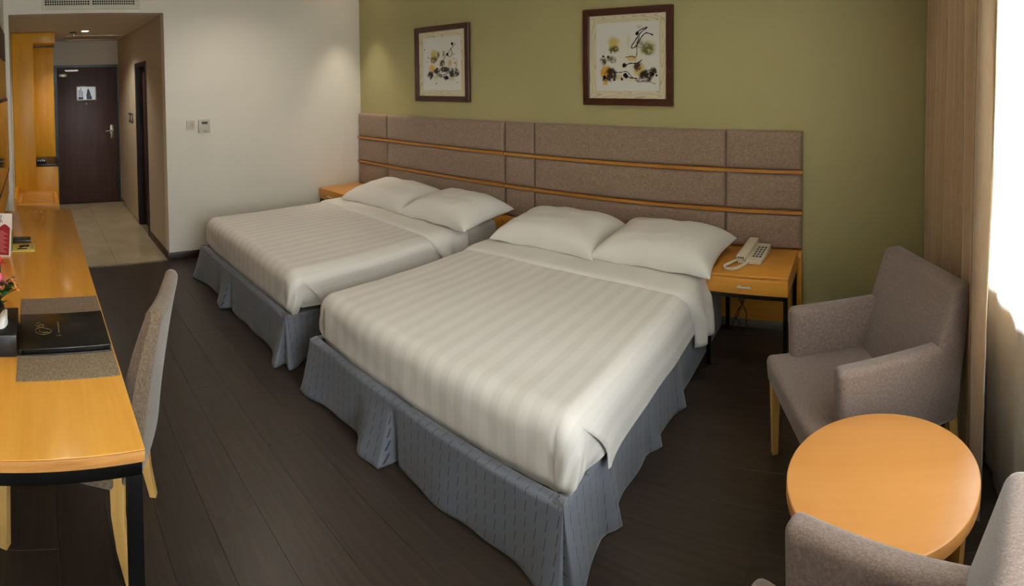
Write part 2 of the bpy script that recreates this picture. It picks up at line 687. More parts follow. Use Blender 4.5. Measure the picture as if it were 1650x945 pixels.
struct(box('wall_back', XL - 0.1, WX + 0.4, YB, YB + 0.12, -0.05, ZC + 0.05, M['green_paint']))
struct(box('wall_left', XL - 0.12, XL, YH, YB, -0.05, ZC + 0.05, M['white_paint']))
bulk = struct(box('wall_bulkhead', XL - 0.12, XL, YT - 0.1, YH, HC, ZC + 0.05, M['white_paint']))
struct(box('wall_front', XD - 0.1, WX + 0.4, YT - 0.12, YT, -0.05, ZC + 0.05, M['white_paint']))
# hall right wall with a bathroom doorway (x -6.45 .. -5.80)
BD = (-6.42, -5.82, 2.0)
bm = bmesh.new()
bm_box(bm, XD - 0.1, BD[0], YH, YH + 0.12, -0.05, HC + 0.05)
bm_box(bm, BD[1], XL - 0.12, YH, YH + 0.12, -0.05, HC + 0.05)
bm_box(bm, BD[0], BD[1], YH, YH + 0.12, BD[2], HC + 0.05)
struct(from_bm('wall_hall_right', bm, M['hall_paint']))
bm = bmesh.new()
bm_box(bm, XD - 0.12, XD, YT - 0.1, 0.30, -0.05, HC + 0.05)
bm_box(bm, XD - 0.12, XD, 1.262, YH + 0.12, -0.05, HC + 0.05)
bm_box(bm, XD - 0.12, XD, 0.30, 1.262, 2.07, HC + 0.05)
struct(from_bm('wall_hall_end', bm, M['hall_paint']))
struct(box('wall_leak_block_entry', XD - 0.3, XD - 0.125, YT - 0.2, YH + 0.4, -0.1, HC + 0.1, M['hall_paint']))  # unseen block added behind the entrance door to stop sky light leaking in
struct(box('wall_leak_block_bath', XD - 0.3, XL - 0.12, YH + 0.125, YH + 0.3, -0.1, HC + 0.1, M['hall_paint']))  # added backing, out of view, keeps sky light out around the bathroom door
struct(box('ceiling', XL - 0.12, WX + 0.4, YT - 0.12, YB + 0.12, ZC, ZC + 0.1, M['ceiling_paint']))
struct(box('ceiling_hall', XD - 0.1, XL - 0.12, YT - 0.12, YH + 0.12, HC, HC + 0.1, M['ceiling_paint']))
struct(box('trim_2', XL - 0.13, XL, YT, YT + 0.045, 0.005, HC, M['white_paint']))
# ground far below the window
struct(box('ground_outside', 0.95, 60, -40, 40, -9.2, -9.0, plain('ground_outside', '#8a8a80', 0.9)))
# window wall
y0, y1, z0, z1 = WIN
bm = bmesh.new()
bm_box(bm, WX, WX + 0.13, YT - 0.12, y0, -0.05, ZC)
bm_box(bm, WX, WX + 0.13, y1, YB, -0.05, ZC)
bm_box(bm, WX, WX + 0.13, y0, y1, -0.05, z0)
bm_box(bm, WX, WX + 0.13, y0, y1, z1, ZC)
struct(from_bm('wall_right', bm, M['white_paint']))
win = struct(thing('window_1', 'wide window behind the sheer curtain', 'window', (WX + 0.075, (y0 + y1) / 2, z0)))
del win['category']
bm = bmesh.new()
fw = 0.05
bm_box(bm, WX + 0.05, WX + 0.10, y0, y1, z0, z0 + fw)
bm_box(bm, WX + 0.05, WX + 0.10, y0, y1, z1 - fw, z1)
for yy in (y0, y1 - fw, y0 + (y1 - y0) * 0.5 - fw / 2):
    bm_box(bm, WX + 0.05, WX + 0.10, yy, yy + fw, z0, z1)
from_bm('window_frame', bm, M['alu'], win)
for k in range(2):
    a = y0 + fw + k * ((y1 - y0) * 0.5 - fw / 2)
    box('pane', WX + 0.072, WX + 0.078, a, a + (y1 - y0) * 0.5 - 1.5 * fw, z0 + fw, z1 - fw, M['glass'], win)
box('window_sill', WX - 0.02, WX + 0.05, y0 - 0.02, y1 + 0.02, z0 - 0.03, z0, M['ext_wall'], win, 0.004)

# baseboards
struct(box('baseboard_left', XL, XL + 0.014, YH - 0.014, YB, 0.0, 0.075, M['baseboard'], None, 0.003))
struct(box('baseboard_hall', BD[1] + 0.02, XL, YH - 0.014, YH, 0.003, 0.075, M['baseboard'], None, 0.003))
struct(box('baseboard_tile', XD, BD[0] - 0.02, YH - 0.01, YH, 0.003, 0.07, M['tile'], None, 0.002))
struct(box('baseboard_back', -0.32, WX, YB - 0.014, YB, 0.0, 0.075, M['baseboard'], None, 0.003))
struct(box('baseboard_front', -4.9, WX, YT, YT + 0.014, 0.0, 0.075, M['baseboard'], None, 0.003))
struct(box('baseboard_right', WX - 0.014, WX, YT, YB, 0.0, 0.075, M['baseboard'], None, 0.003))

# bathroom door (dark, set into the hall's right wall)
d2 = struct(thing('door_2', 'dark brown bathroom door', 'door', ((BD[0] + BD[1]) / 2, YH, 0.0)))
del d2['category']
bm = bmesh.new()
bm_box(bm, BD[0] - 0.01, BD[0] + 0.045, YH - 0.012, YH + 0.12, 0.003, BD[2] - 0.045)
bm_box(bm, BD[1] - 0.045, BD[1] + 0.01, YH - 0.012, YH + 0.12, 0.003, BD[2] - 0.045)
bm_box(bm, BD[0] - 0.01, BD[1] + 0.01, YH - 0.012, YH + 0.12, BD[2] - 0.045, BD[2] + 0.01)
from_bm('door_frame', bm, M['dark_frame'], d2)
box('door_leaf', BD[0] + 0.045, BD[1] - 0.045, YH + 0.07, YH + 0.11, 0.008, BD[2] - 0.045, M['dark_door'], d2, 0.003)

# entrance door
d1 = struct(thing('door_1', 'dark brown entrance door at the end of the hall', 'door', (XD, 0.78, 0.0)))
del d1['category']
bm = bmesh.new()
bm_box(bm, XD - 0.12, XD + 0.012, 0.30, 0.345, 0.003, 2.032)
bm_box(bm, XD - 0.12, XD + 0.012, 1.235, 1.262, 0.003, 2.032)
bm_box(bm, XD - 0.12, XD + 0.012, 0.30, 1.262, 2.032, 2.07)
from_bm('door_frame', bm, M['steel_frame'], d1)
leaf = box('door_leaf', XD - 0.055, XD - 0.008, 0.347, 1.233, 0.01, 2.03, M['dark_door'], d1, 0.003)
XF = XD - 0.008
pk = box('closer_body', XF, XF + 0.045, 0.37, 0.49, 1.895, 1.945, M['bronze'], d1, 0.004)
bm = bmesh.new()
tube_bm(bm, [(XF + 0.03, 0.44, 1.95), (XF + 0.06, 0.47, 1.985)], 0.008)
bm_box(bm, XF + 0.03, XF + 0.055, 0.46, 0.66, 1.975, 2.0)
from_bm('closer_arm', bm, M['bronze'], d1)
plate = box('notice_plate', XF, XF + 0.006, 0.63, 0.93, 1.535, 1.755, M['chrome'], d1, 0.002)
pic = bmesh.new()
bm_box(pic, XF + 0.006, XF + 0.0068, 0.645, 0.915, 1.55, 1.74)
from_bm('notice_print', pic, M['sky_print'], plate)
pic = bmesh.new()
bm_box(pic, XF + 0.0068, XF + 0.0073, 0.655, 0.73, 1.555, 1.595)
for yy, hh in ((0.665, 0.1), (0.69, 0.13), (0.715, 0.08)):
    bm_box(pic, XF + 0.0068, XF + 0.0072, yy, yy + 0.012, 1.6, 1.6 + hh)
vs = [pic.verts.new((XF + 0.0072, a, b)) for a, b in ((0.775, 1.6), (0.85, 1.6), (0.835, 1.66), (0.81, 1.72), (0.795, 1.7), (0.785, 1.65))]
pic.faces.new(vs)
from_bm('notice_buildings', pic, M['sign_dark'], plate)
pic = bmesh.new()
bm_box(pic, XF + 0.0068, XF + 0.0073, 0.78, 0.86, 1.555, 1.6)
from_bm('notice_car_mark', pic, M['sign_blue'], plate)
pic = lathe_bm([(0.004, 0), (0.014, 0.001), (0.014, 0.008), (0.006, 0.01), (0.0, 0.006)], 14)
bmesh.ops.rotate(pic, verts=pic.verts, cent=(0, 0, 0), matrix=Matrix.Rotation(radians(90), 3, 'Y'))
bmesh.ops.translate(pic, verts=pic.verts, vec=(XF, 0.775, 1.487))
from_bm('peephole', pic, M['chrome'], d1, smooth=True)
box('lock_plate', XF, XF + 0.012, 1.12, 1.185, 0.955, 1.165, M['bronze'], d1, 0.003)
bm = bmesh.new()
tube_bm(bm, [(XF + 0.01, 1.15, 1.075), (XF + 0.055, 1.15, 1.075)], 0.011)
tube_bm(bm, [(XF + 0.055, 1.155, 1.075), (XF + 0.058, 1.10, 1.075), (XF + 0.055, 1.05, 1.072)], 0.010)
from_bm('lever_handle', bm, M['chrome'], d1, smooth=True)
for zz in (0.25, 1.05, 1.8):
    box('hinge', XF - 0.002, XF + 0.008, 0.338, 0.352, zz, zz + 0.1, M['dark_chrome'], d1, 0.002)


# ------------------------------------------------------------------ lamps on the ceilings
def downlight(x, y, zc, label, power, spot=100, blend=0.8, col=(1.0, 0.90, 0.76)):
    t = thing('downlight', label, 'downlight', (x, y, zc), 0, 'recessed ceiling downlights')
    from_bm('trim_ring', lathe_bm([(0.045, -0.002), (0.052, -0.006), (0.062, -0.004), (0.062, 0.0)], 28, (x, y, zc)),
            M['grille_white'], t, smooth=True)
    b = bmesh.new()
    bmesh.ops.create_circle(b, cap_ends=True, segments=24, radius=0.046, matrix=Matrix.Translation((x, y, zc - 0.0025)))
    from_bm('lens', b, M['downlight'], t)
    ld = bpy.data.lights.new('downlight_lamp', 'SPOT')
    ld.energy = power * LAMP
    ld.color = col
    ld.spot_size = radians(spot)
    ld.spot_blend = blend
    ld.shadow_soft_size = 0.04
    lo = bpy.data.objects.new('downlight_lamp', ld)
    COL.objects.link(lo)
    lo.location = (0, 0, -0.012)
    lo.parent = t
    return t


downlight(-6.47, 0.653, HC, 'round downlight glowing in the hall ceiling before the entrance door', 42, 130)
downlight(-4.62, 3.25, ZC, 'ceiling downlight above the far nightstand', 34, 60)
downlight(-4.00, 1.90, ZC, 'ceiling downlight above the far bed', 22, 150)
downlight(-1.90, 2.40, ZC, 'ceiling downlight above the near bed', 4, 150)
downlight(-0.50, 2.50, ZC, 'added fill downlight beside the head of the near bed', 10, 150)  # unseen lamp, added to brighten the right of the green wall
downlight(-2.40, 0.30, ZC, 'added fill downlight above the desk', 12, 130)  # unseen lamp added as fill for the desk side of the room

# air conditioning grille on the bulkhead
t = thing('air_grille', 'white air conditioning grille with two vent panels on the bulkhead', 'vent', (XL, 0.56, 2.60))
ya, yb, za, zb = 0.095, 1.035, 2.465, 2.70
bm = bmesh.new()
bm_box(bm, XL, XL + 0.012, ya, yb, za, za + 0.04, 0.002)
bm_box(bm, XL, XL + 0.012, ya, yb, zb - 0.04, zb, 0.002)
for a, b in ((ya, ya + 0.03), (yb - 0.05, yb), (0.548, 0.578)):
    bm_box(bm, XL, XL + 0.012, a, b, za + 0.04, zb - 0.04, 0.002)
from_bm('frame', bm, M['grille_white'], t)
box('duct_backing', XL + 0.0005, XL + 0.002, ya + 0.02, yb - 0.02, za + 0.02, zb - 0.02, M['void'], t)
bm = bmesh.new()
for a, b in ((ya + 0.03, 0.548), (0.578, yb - 0.05)):
    n = 19
    for k in range(1, n):
        yy = a + (b - a) * k / n
        bm_box(bm, XL + 0.002, XL + 0.010, yy - 0.0035, yy + 0.0035, za + 0.03, zb - 0.03)
    for k in range(0, 8):
        zz = za + 0.04 + 0.0225 * k
        bm_box(bm, XL + 0.002, XL + 0.009, a, b, zz - 0.003, zz + 0.003)
o = from_bm('grille_bars', bm, M['grille_white'], t)
o['kind'] = 'stuff'

# access hatch and sprinkler in the hall ceiling
t = thing('ceiling_hatch', 'long white access panel in the hall ceiling near the door', 'panel', (-7.27, 0.86, HC))
bm = bmesh.new()
xa, xb, ya, yb = -7.56, -6.98, 0.44, 1.22
bm_box(bm, xa, xb, ya, ya + 0.04, HC - 0.012, HC, 0.002)
bm_box(bm, xa, xb, yb - 0.04, yb, HC - 0.012, HC, 0.002)
bm_box(bm, xa, xa + 0.06, ya + 0.04, yb - 0.04, HC - 0.012, HC, 0.002)
bm_box(bm, xb - 0.06, xb, ya + 0.04, yb - 0.04, HC - 0.012, HC, 0.002)
from_bm('frame', bm, M['grille_white'], t)
box('panel', xa + 0.06, xb - 0.06, ya + 0.04, yb - 0.04, HC - 0.003, HC, M['hall_paint'], t)
t = thing('fire_sprinkler', 'small fire sprinkler head hanging from the hall ceiling', 'sprinkler', (-6.60, 0.515, HC))
from_bm('escutcheon', lathe_bm([(0.0, 0.0), (0.05, 0.0), (0.05, -0.006), (0.03, -0.01), (0.0, -0.01)], 20, (-6.60, 0.515, HC)), M['black_metal'], t, smooth=True)
bm = lathe_bm([(0.009, -0.01), (0.009, -0.025), (0.018, -0.032), (0.018, -0.05), (0.006, -0.056), (0.024, -0.06), (0.0, -0.062)], 14, (-6.60, 0.515, HC))
from_bm('head', bm, M['glass_lens'], t, smooth=True)

# ------------------------------------------------------------------ switches on the walls
t = thing('call_switch', 'square white wall switch with a red mark beside the thermostat', 'switch', (XL, 1.52, 1.323))
box('plate', XL, XL + 0.010, 1.476, 1.562, 1.280, 1.366, M['switch_plastic'], t, 0.002)
box('button', XL + 0.010, XL + 0.013, 1.515, 1.553, 1.298, 1.348, M['switch_plastic'], t, 0.001)
bm = bmesh.new()
tube_bm(bm, [(XL + 0.0135, 1.528, 1.336), (XL + 0.0135, 1.538, 1.338), (XL + 0.0135, 1.542, 1.332), (XL + 0.0135, 1.534, 1.325),
             (XL + 0.0135, 1.543, 1.318), (XL + 0.0135, 1.538, 1.310), (XL + 0.0135, 1.527, 1.312)], 0.0022, 6)
for zz in (1.333, 1.314):
    bm_box(bm, XL + 0.012, XL + 0.0135, 1.513, 1.518, zz - 0.0025, zz + 0.0025)
from_bm('red_mark', bm, M['red_ink'], t)
t = thing('thermostat', 'white thermostat with a dark display on the white wall', 'thermostat', (XL, 1.66, 1.306))
box('body', XL, XL + 0.022, 1.60, 1.72, 1.240, 1.372, M['switch_plastic'], t, 0.004)
box('display', XL + 0.022, XL + 0.0232, 1.632, 1.693, 1.326, 1.351, M['lcd'], t)
for k in range(2):
    box('button', XL + 0.022, XL + 0.0245, 1.640, 1.662, 1.296 - 0.022 * k, 1.303 - 0.022 * k, M['grille_white'], t, 0.001)
    box('button', XL + 0.022, XL + 0.0245, 1.668, 1.69, 1.296 - 0.022 * k, 1.303 - 0.022 * k, M['grille_white'], t, 0.001)
box('slot', XL + 0.022, XL + 0.0235, 1.652, 1.678, 1.2555, 1.2605, M['key_dark'], t)
t = thing('light_switch', 'two-gang light switch on the hall wall beside the bathroom door', 'switch', (-6.80, YH, 1.315))
for k in range(2):
    xa = -6.95 + 0.155 * k
    pl = box('plate', xa, xa + 0.13, YH - 0.010, YH, 1.255, 1.375, M['bronze'], t, 0.002)
    box('rocker', xa + 0.035, xa + 0.095, YH - 0.014, YH - 0.010, 1.28, 1.35, M['switch_plastic'], pl, 0.002)

# ------------------------------------------------------------------ wardrobe, luggage bench
t = thing('wardrobe', 'tall maple wardrobe with an open niche and black shelf in the hall', 'wardrobe', (-6.9, 0.0, 0.0))
box('tall_panel', -7.62, -6.50, YT + 0.005, 0.0, 0.003, 2.425, M['maple_z'], t, 0.002)
box('base_cabinet', -7.60, -6.505, 0.0, 0.275, 0.003, 0.757, M['maple_z'], t, 0.002)
box('shelf', -7.62, -6.495, 0.0, 0.279, 0.757, 0.790, M['black_plastic'], t, 0.002)
box('niche_back', -7.62, -7.18, 0.0, 0.272, 0.790, 2.29, M['maple_z'], t, 0.002)
box('top_cabinet', -7.62, -6.50, 0.0, 0.275, 2.29, 2.425, M['maple_z'], t, 0.002)
bm = bmesh.new()
tube_bm(bm, [(-6.56, 0.004, 2.255), (-6.56, 0.27, 2.255)], 0.012, 10)
from_bm('clothes_rail', bm, M['dark_chrome'], t, smooth=True)
t = thing('niche_box', 'small dark box with pale marks on the black niche shelf', 'box', (-6.62, 0.06, 0.790))
box('body', -6.70, -6.54, 0.008, 0.125, 0.790, 0.850, M['black_plastic'], t, 0.004)
bm = bmesh.new()
for k in range(4):
    bm_box(bm, -6.54, -6.538, 0.02 + 0.026 * k, 0.034 + 0.026 * k, 0.822 - 0.006 * (k % 2), 0.838 - 0.006 * (k % 2))
from_bm('marks', bm, M['paper'], t)

t = thing('luggage_bench', 'low maple luggage bench with a slatted top in the hall', 'bench', (-6.1, 0.0, 0.0))
zt = 0.45
bm = bmesh.new()
bm_box(bm, -6.495, -5.745, YT + 0.005, YT + 0.045, 0.003, zt + 0.07, 0.003)
from_bm('side_board', bm, M['maple_z'], t, smooth=True)
bm = bmesh.new()
bm_box(bm, -6.495, -5.745, YT + 0.045, 0.242, 0.003, zt - 0.06, 0.002)
from_bm('body', bm, M['maple_y'], t, smooth=True)
bm = bmesh.new()
for a in ((-6.495, -6.43), (-5.83, -5.735)):
    bm_box(bm, a[0], a[1], YT + 0.045, 0.246, zt - 0.06, zt, 0.003)
bm_box(bm, -6.43, -5.83, YT + 0.045, YT + 0.10, zt - 0.06, zt, 0.003)
bm_box(bm, -6.43, -5.83, 0.20, 0.246, zt - 0.06, zt, 0.003)
from_bm('top_frame', bm, M['maple_y'], t, smooth=True)
for k in range(7):
    x = -6.40 + 0.085 * k
    box('slat', x, x + 0.05, YT + 0.102, 0.198, zt - 0.02, zt - 0.004, M['maple_y'], t, 0.003)

# ------------------------------------------------------------------ desk wall: panel, television
t = thing('wall_panel', 'maple panel with a dark glass upper field on the desk wall behind the television', 'panel', (-3.4, YT, 0.757))
box('panel', -4.86, -1.80, YT, YT + 0.012, 0.757, 1.97, M['maple_z'], t, 0.002)
box('upper_panel', -4.86, -1.80, YT, YT + 0.012, 1.975, 2.24, M['dark_door'], t, 0.002)
t = thing('television', 'black flat television on the desk wall above the desk', 'television', (-3.4, YT + 0.012, 1.36))
box('wall_bracket', -3.6, -3.2, YT + 0.0125, YT + 0.04, 1.25, 1.45, M['black_metal'], t)
box('housing', -3.975, -2.84, YT + 0.036, YT + 0.067, 1.10, 1.655, M['black_plastic'], t, 0.006)
box('screen', -3.955, -2.86, YT + 0.067, YT + 0.069, 1.135, 1.635, M['black_gloss'], t)

# ------------------------------------------------------------------ desk
DZ = 0.75
XN, XFAR, YD = -1.338, -4.16, 0.264
t = thing('desk', 'long maple desk with a black metal frame below the television', 'desk', (-2.75, 0.0, 0.0))
top = bmesh.new()
bm_box(top, XFAR, XN, YT + 0.002, YD, DZ - 0.032, DZ, 0.003)
dt = from_bm('desktop', top, M['desk_top'], t, smooth=True)
box('edge_band', XN, XN + 0.004, YT + 0.004, YD - 0.002, DZ - 0.031, DZ - 0.002, M['desk_edge'], dt, 0.001)
for nm, a in (('frame_rail', (XFAR + 0.03, XN - 0.03, YD - 0.05, YD - 0.012, DZ - 0.072, DZ - 0.032)),
              ('frame_rail', (XN - 0.045, XN - 0.005, YT + 0.01, YD - 0.008, DZ - 0.072, DZ - 0.032)),
              ('frame_rail', (XFAR + 0.005, XFAR + 0.045, YT + 0.01, YD - 0.008, DZ - 0.072, DZ - 0.032)),
              ('leg', (XN - 0.045, XN - 0.005, YD - 0.048, YD - 0.008, 0.0, DZ - 0.072)),
              ('leg', (XFAR + 0.005, XFAR + 0.045, YD - 0.048, YD - 0.008, 0.0, DZ - 0.072)),
              ('leg', (XN - 0.045, XN - 0.005, YT + 0.01, YT + 0.05, 0.0, DZ - 0.072)),
              ('leg', (XFAR + 0.005, XFAR + 0.045, YT + 0.01, YT + 0.05, 0.0, DZ - 0.072))):
    box(nm, *a, M['black_metal'], t, 0.002)

o = tag(box('placemat', -2.378, -1.70, -0.086, 0.258, DZ, DZ + 0.003, M['mat'], None, 0.001), 'brown woven placemat under the black folder on the desk', 'placemat')
# folder
fz = DZ + 0.003
t = thing('guest_folder', 'black leather guest folder with a gold emblem on the placemat', 'folder', (-2.01, 0.09, fz))
bm = bmesh.new()
bm_box(bm, -2.155, -1.862, -0.078, 0.252, fz, fz + 0.005, 0.002)
from_bm('back_cover', bm, M['leather'], t, smooth=True)
box('pages', -2.145, -1.872, -0.066, 0.246, fz + 0.005, fz + 0.019, M['ink_black'], t, 0.001)
bm = bmesh.new()
bm_box(bm, -2.155, -1.862, -0.078, 0.252, fz + 0.019, fz + 0.025, 0.0025)
from_bm('front_cover', bm, M['leather'], t, smooth=True)
bm = bmesh.new()
bm_box(bm, -2.155, -1.862, -0.084, -0.070, fz, fz + 0.025, 0.005)
from_bm('spine', bm, M['leather'], t, smooth=True)


def emblem(bm, cx, cy, z, s):
    """script-like swirl; reads along +Y with its top to -X"""
    p1 = [(-0.75, 0.95), (-0.35, 1.15), (0.0, 0.95), (-0.05, 0.65), (-0.6, 0.5), (-1.05, 0.15), (-1.1, -0.4), (-0.6, -0.9),
          (0.1, -1.0), (0.7, -0.75), (0.95, -0.35), (0.6, 0.1), (0.0, 0.35), (-0.55, 0.62), (-1.0, 0.95), (-1.05, 1.35), (-0.6, 1.55)]
    p2 = [(-0.55, 0.1), (-0.6, -0.35), (-0.1, -0.6), (0.45, -0.55), (0.62, -0.7)]
    for pts in (p1, p2):
        fine = []
        for i in range(len(pts) - 1):
            for q in range(4):
                a = q / 4
                p0, pa, pb, p3 = (Vector(pts[max(0, i - 1)]), Vector(pts[i]), Vector(pts[i + 1]), Vector(pts[min(len(pts) - 1, i + 2)]))
                v = 0.5 * ((2 * pa) + (pb - p0) * a + (2 * p0 - 5 * pa + 4 * pb - p3) * a * a + (3 * pa - p0 - 3 * pb + p3) * a ** 3)
                fine.append((cx + v.y * -s * 1.35, cy + v.x * s, z))
        fine.append((cx + pts[-1][1] * -s * 1.35, cy + pts[-1][0] * s, z))
        tube_bm(bm, fine, 0.0011, 5)


bm = bmesh.new()
emblem(bm, -2.010, 0.012, fz + 0.0252, 0.029)
from_bm('gold_emblem', bm, M['gold'], t)
bm = bmesh.new()
for k in range(13):                       # fine line of gilt lettering across the cover
    x = -2.075 + 0.0078 * k
    bm_box(bm, x, x + 0.0045, 0.066, 0.0695 + 0.0015 * (k % 3), fz + 0.025, fz + 0.0256)
for a, b in ((0.058, 0.0625), (0.067, 0.074)):
    bm_box(bm, -1.962, -1.955, a, b, fz + 0.025, fz + 0.0257)
from_bm('gold_lettering', bm, M['gold'], t)['kind'] = 'stuff'

# tissue box
t = thing('tissue_box', 'black tissue box with a white tissue on the desk', 'tissue box', (-1.98, -0.17, DZ))
bm = bmesh.new()
bm_box(bm, -2.105, -1.86, -0.235, -0.088, DZ, DZ + 0.078, 0.003)
from_bm('box', bm, M['black_plastic'], t, smooth=True)
bm = bmesh.new()
bmesh.ops.create_circle(bm, cap_ends=True, segments=24, radius=1.0, matrix=Matrix.Translation((-1.985, -0.165, DZ + 0.0785)) @ Matrix.Diagonal((0.075, 0.045, 1, 1)))
from_bm('slot', bm, M['void'], t)
rows = []
for i in range(9):
    a = i / 8
    r = []
    for k in range(20):
        th = 2 * pi * k / 20
        rx = 0.055 * (1 - 0.25 * a) * (1 + 0.25 * a * sin(3 * th + 1))
        ry = 0.028 * (1 - 0.35 * a) * (1 + 0.3 * a * cos(2 * th))
        r.append((-1.965 + rx * cos(th) - 0.01 * a, -0.150 + ry * sin(th) + 0.01 * a, DZ + 0.075 + 0.036 * a * (0.75 + 0.25 * cos(th * 2 + 0.6))))
    rows.append(r)
bm = grid_bm(rows, close=True)
bm.faces.new([v for v in bm.verts][-20:])
from_bm('tissue', bm, M['tissue'], t, smooth='all')

# flowers
t = thing('flower_arrangement', 'small bouquet of pink, orange and red silk flowers behind the tissue box', 'flowers', (-2.19, -0.155, DZ))
fx, fy = -2.19, -0.185
from_bm('vase', lathe_bm([(0.0, 0.0), (0.032, 0.0), (0.038, 0.02), (0.034, 0.055), (0.022, 0.075), (0.026, 0.085), (0.020, 0.083)], 20, (fx, fy, DZ)), M['vase'], t, smooth=True)
bm = bmesh.new()
heads = [(-2.21, -0.165, 0.975, 'petal_red', 0.026, 6), (-2.23, -0.20, 0.955, 'petal_orange', 0.024, 5), (-2.12, -0.165, 0.925, 'petal_pink', 0.042, 6),
         (-2.14, -0.112, 0.92, 'petal_orange', 0.022, 4), (-2.10, -0.095, 0.905, 'petal_orange', 0.020, 4), (-2.17, -0.19, 0.93, 'petal_pale', 0.026, 5)]
for hx, hy, hz, _, _, _ in heads:
    tube_bm(bm, [(fx, fy, DZ + 0.07), ((fx + hx) / 2, (fy + hy) / 2 + 0.01, (DZ + 0.09 + hz) / 2), (hx, hy, hz)], 0.003, 5)
from_bm('stems', bm, M['stem'], t)


def leaf_bm(bm, p, d, L, W, up=0.3, n=5):
    d = Vector(d).normalized()
    side = d.cross(Vector((0, 0, 1)))
    if side.length < 0.05:
        side = Vector((1, 0, 0))
    side.normalize()
    nrm = side.cross(d)
    rows = []
    for i in range(n + 1):
        a = i / n
        c = Vector(p) + d * (L * a) + nrm * (up * L * sin(a * pi) * 0.6)
        w = W * max(0.04, sin(pi * min(1, a * 0.9 + 0.08)) ** 0.8)
        rows.append([c - side * w, c - nrm * 0.1 * w, c + side * w])
    v = [[bm.verts.new(q) for q in r] for r in rows]
    for i in range(n):
        for j in range(2):
            bm.faces.new((v[i][j], v[i][j + 1], v[i + 1][j + 1], v[i + 1][j]))


for hx, hy, hz, mt, rad, n in heads:
    bm = bmesh.new()
    ax = Vector((0.55, 0.25, 0.75)).normalized()
    u = ax.cross(Vector((0, 0, 1))).normalized()
    w = ax.cross(u)
    for k in range(n):
        a = 2 * pi * k / n + 0.3
        leaf_bm(bm, (hx, hy, hz), (u * cos(a) + w * sin(a)) * 0.9 + ax * 0.45, rad, rad * 0.28, 0.25)
    bmesh.ops.create_icosphere(bm, subdivisions=1, radius=rad * 0.16, matrix=Matrix.Translation(Vector((hx, hy, hz)) + ax * 0.006))
    from_bm('blossom', bm, M[mt], t)
rr = random.Random(3)
for k in range(26):
    a = rr.uniform(0, 2 * pi)
    p = (fx + 0.03 + 0.045 * cos(a), fy + 0.02 + 0.035 * sin(a), rr.uniform(0.84, 0.93))
    b = bmesh.new()
    leaf_bm(b, p, (cos(a), sin(a), rr.uniform(-0.2, 0.7)), rr.uniform(0.035, 0.055), rr.uniform(0.012, 0.020), 0.25)
    from_bm('leaf', b, M['leaf_light' if k % 4 == 0 else 'leaf'], t)

# tent card, remote, matchbook
t = thing('tent_card', 'white, red and green folded tent card standing on the desk', 'card', (-3.06, -0.205, DZ))
ca, cb = Vector((-3.02, -0.265, DZ)), Vector((-3.00, -0.165, DZ))
cc = Vector((-3.13, -0.155, DZ))
ap_a = Vector((-3.08, -0.262, DZ + 0.235))
ap_b = ap_a + (cb - ca) * 1.12


def slab(bm, pts, nrm, th):
    v0 = [bm.verts.new(p) for p in pts]
    v1 = [bm.verts.new(Vector(p) + Vector(nrm) * th) for p in pts]
    n = len(pts)
    bm.faces.new(v0[::-1])
    bm.faces.new(v1)
    for i in range(n):
        bm.faces.new((v0[i], v0[(i + 1) % n], v1[(i + 1) % n], v1[i]))


bm = bmesh.new()
fn = (cb - ca).cross(ap_a - ca).normalized()
if fn.x < 0:
    fn = -fn
slab(bm, [ca, cb, ap_b, ap_a], fn, 0.0012)
cd_ = Vector((-3.15, -0.262, DZ))
bn = -(cc - cd_).cross(ap_a - cd_).normalized()
slab(bm, [cd_, cc, ap_b, ap_a], Vector((-1, 0, 0.3)).normalized(), 0.0012)
slab(bm, [cb, cc, ap_b], Vector((0, 1, 0)), 0.0012)
from_bm('card', bm, M['paper'], t)


def oncard(u, v, lift=0.0016):
    a = ca.lerp(cb, u)
    b = ap_a.lerp(ap_b, u)
    return a.lerp(b, v) + fn * lift


bm = bmesh.new()
prof = [(0.0, 0.62), (0.25, 0.64), (0.5, 0.72), (0.62, 0.75), (0.75, 0.73), (0.93, 0.66)]
slab(bm, [oncard(0, 0.03), oncard(0.93, 0.03)] + [oncard(u, v) for u, v in prof[::-1]], fn, 0.0004)
from_bm('red_field', bm, M['card_red'], t)
bm = bmesh.new()
for k in range(15):
    v = 0.10 + 0.034 * k
    slab(bm, [oncard(0.06, v, 0.0021), oncard(0.80 - 0.1 * ((k * 7) % 3), v, 0.0021), oncard(0.80 - 0.1 * ((k * 7) % 3), v + 0.012, 0.0021), oncard(0.06, v + 0.012, 0.0021)], fn, 0.0002)
from_bm('text_lines', bm, M['card_rose'], t)
bm = bmesh.new()
slab(bm, [cb + Vector((-0.012, 0.0015, 0.01)), cc + Vector((0.012, 0.0015, 0.01)), ap_b.lerp(cc, 0.45) + Vector((0, 0.0015, 0)), ap_b.lerp(cb, 0.38) + Vector((-0.008, 0.0015, 0))], Vector((0, 1, 0)), 0.0005)
from_bm('green_side', bm, M['card_green'], t)


def text_on(name, s, size, o, xdir, ydir, mat, parent):
    cu = bpy.data.curves.new(name, 'FONT')
    cu.body = s
    cu.size = size
    cu.extrude = 0.0002
    cu.align_x = 'CENTER'
    tmp = bpy.data.objects.new('tmp_text', cu)
    COL.objects.link(tmp)
    dg = bpy.context.evaluated_depsgraph_get()
    me = bpy.data.meshes.new_from_object(tmp.evaluated_get(dg))
    bpy.data.objects.remove(tmp)
    bpy.data.curves.remove(cu)
    xd, yd = Vector(xdir).normalized(), Vector(ydir).normalized()
    zd = xd.cross(yd)
    off = wloc(parent)
    for v in me.vertices:
        v.co = Vector(o) + xd * v.co.x + yd * v.co.y + zd * v.co.z - off
    me.materials.clear()
    return link(name, me, mat, parent)


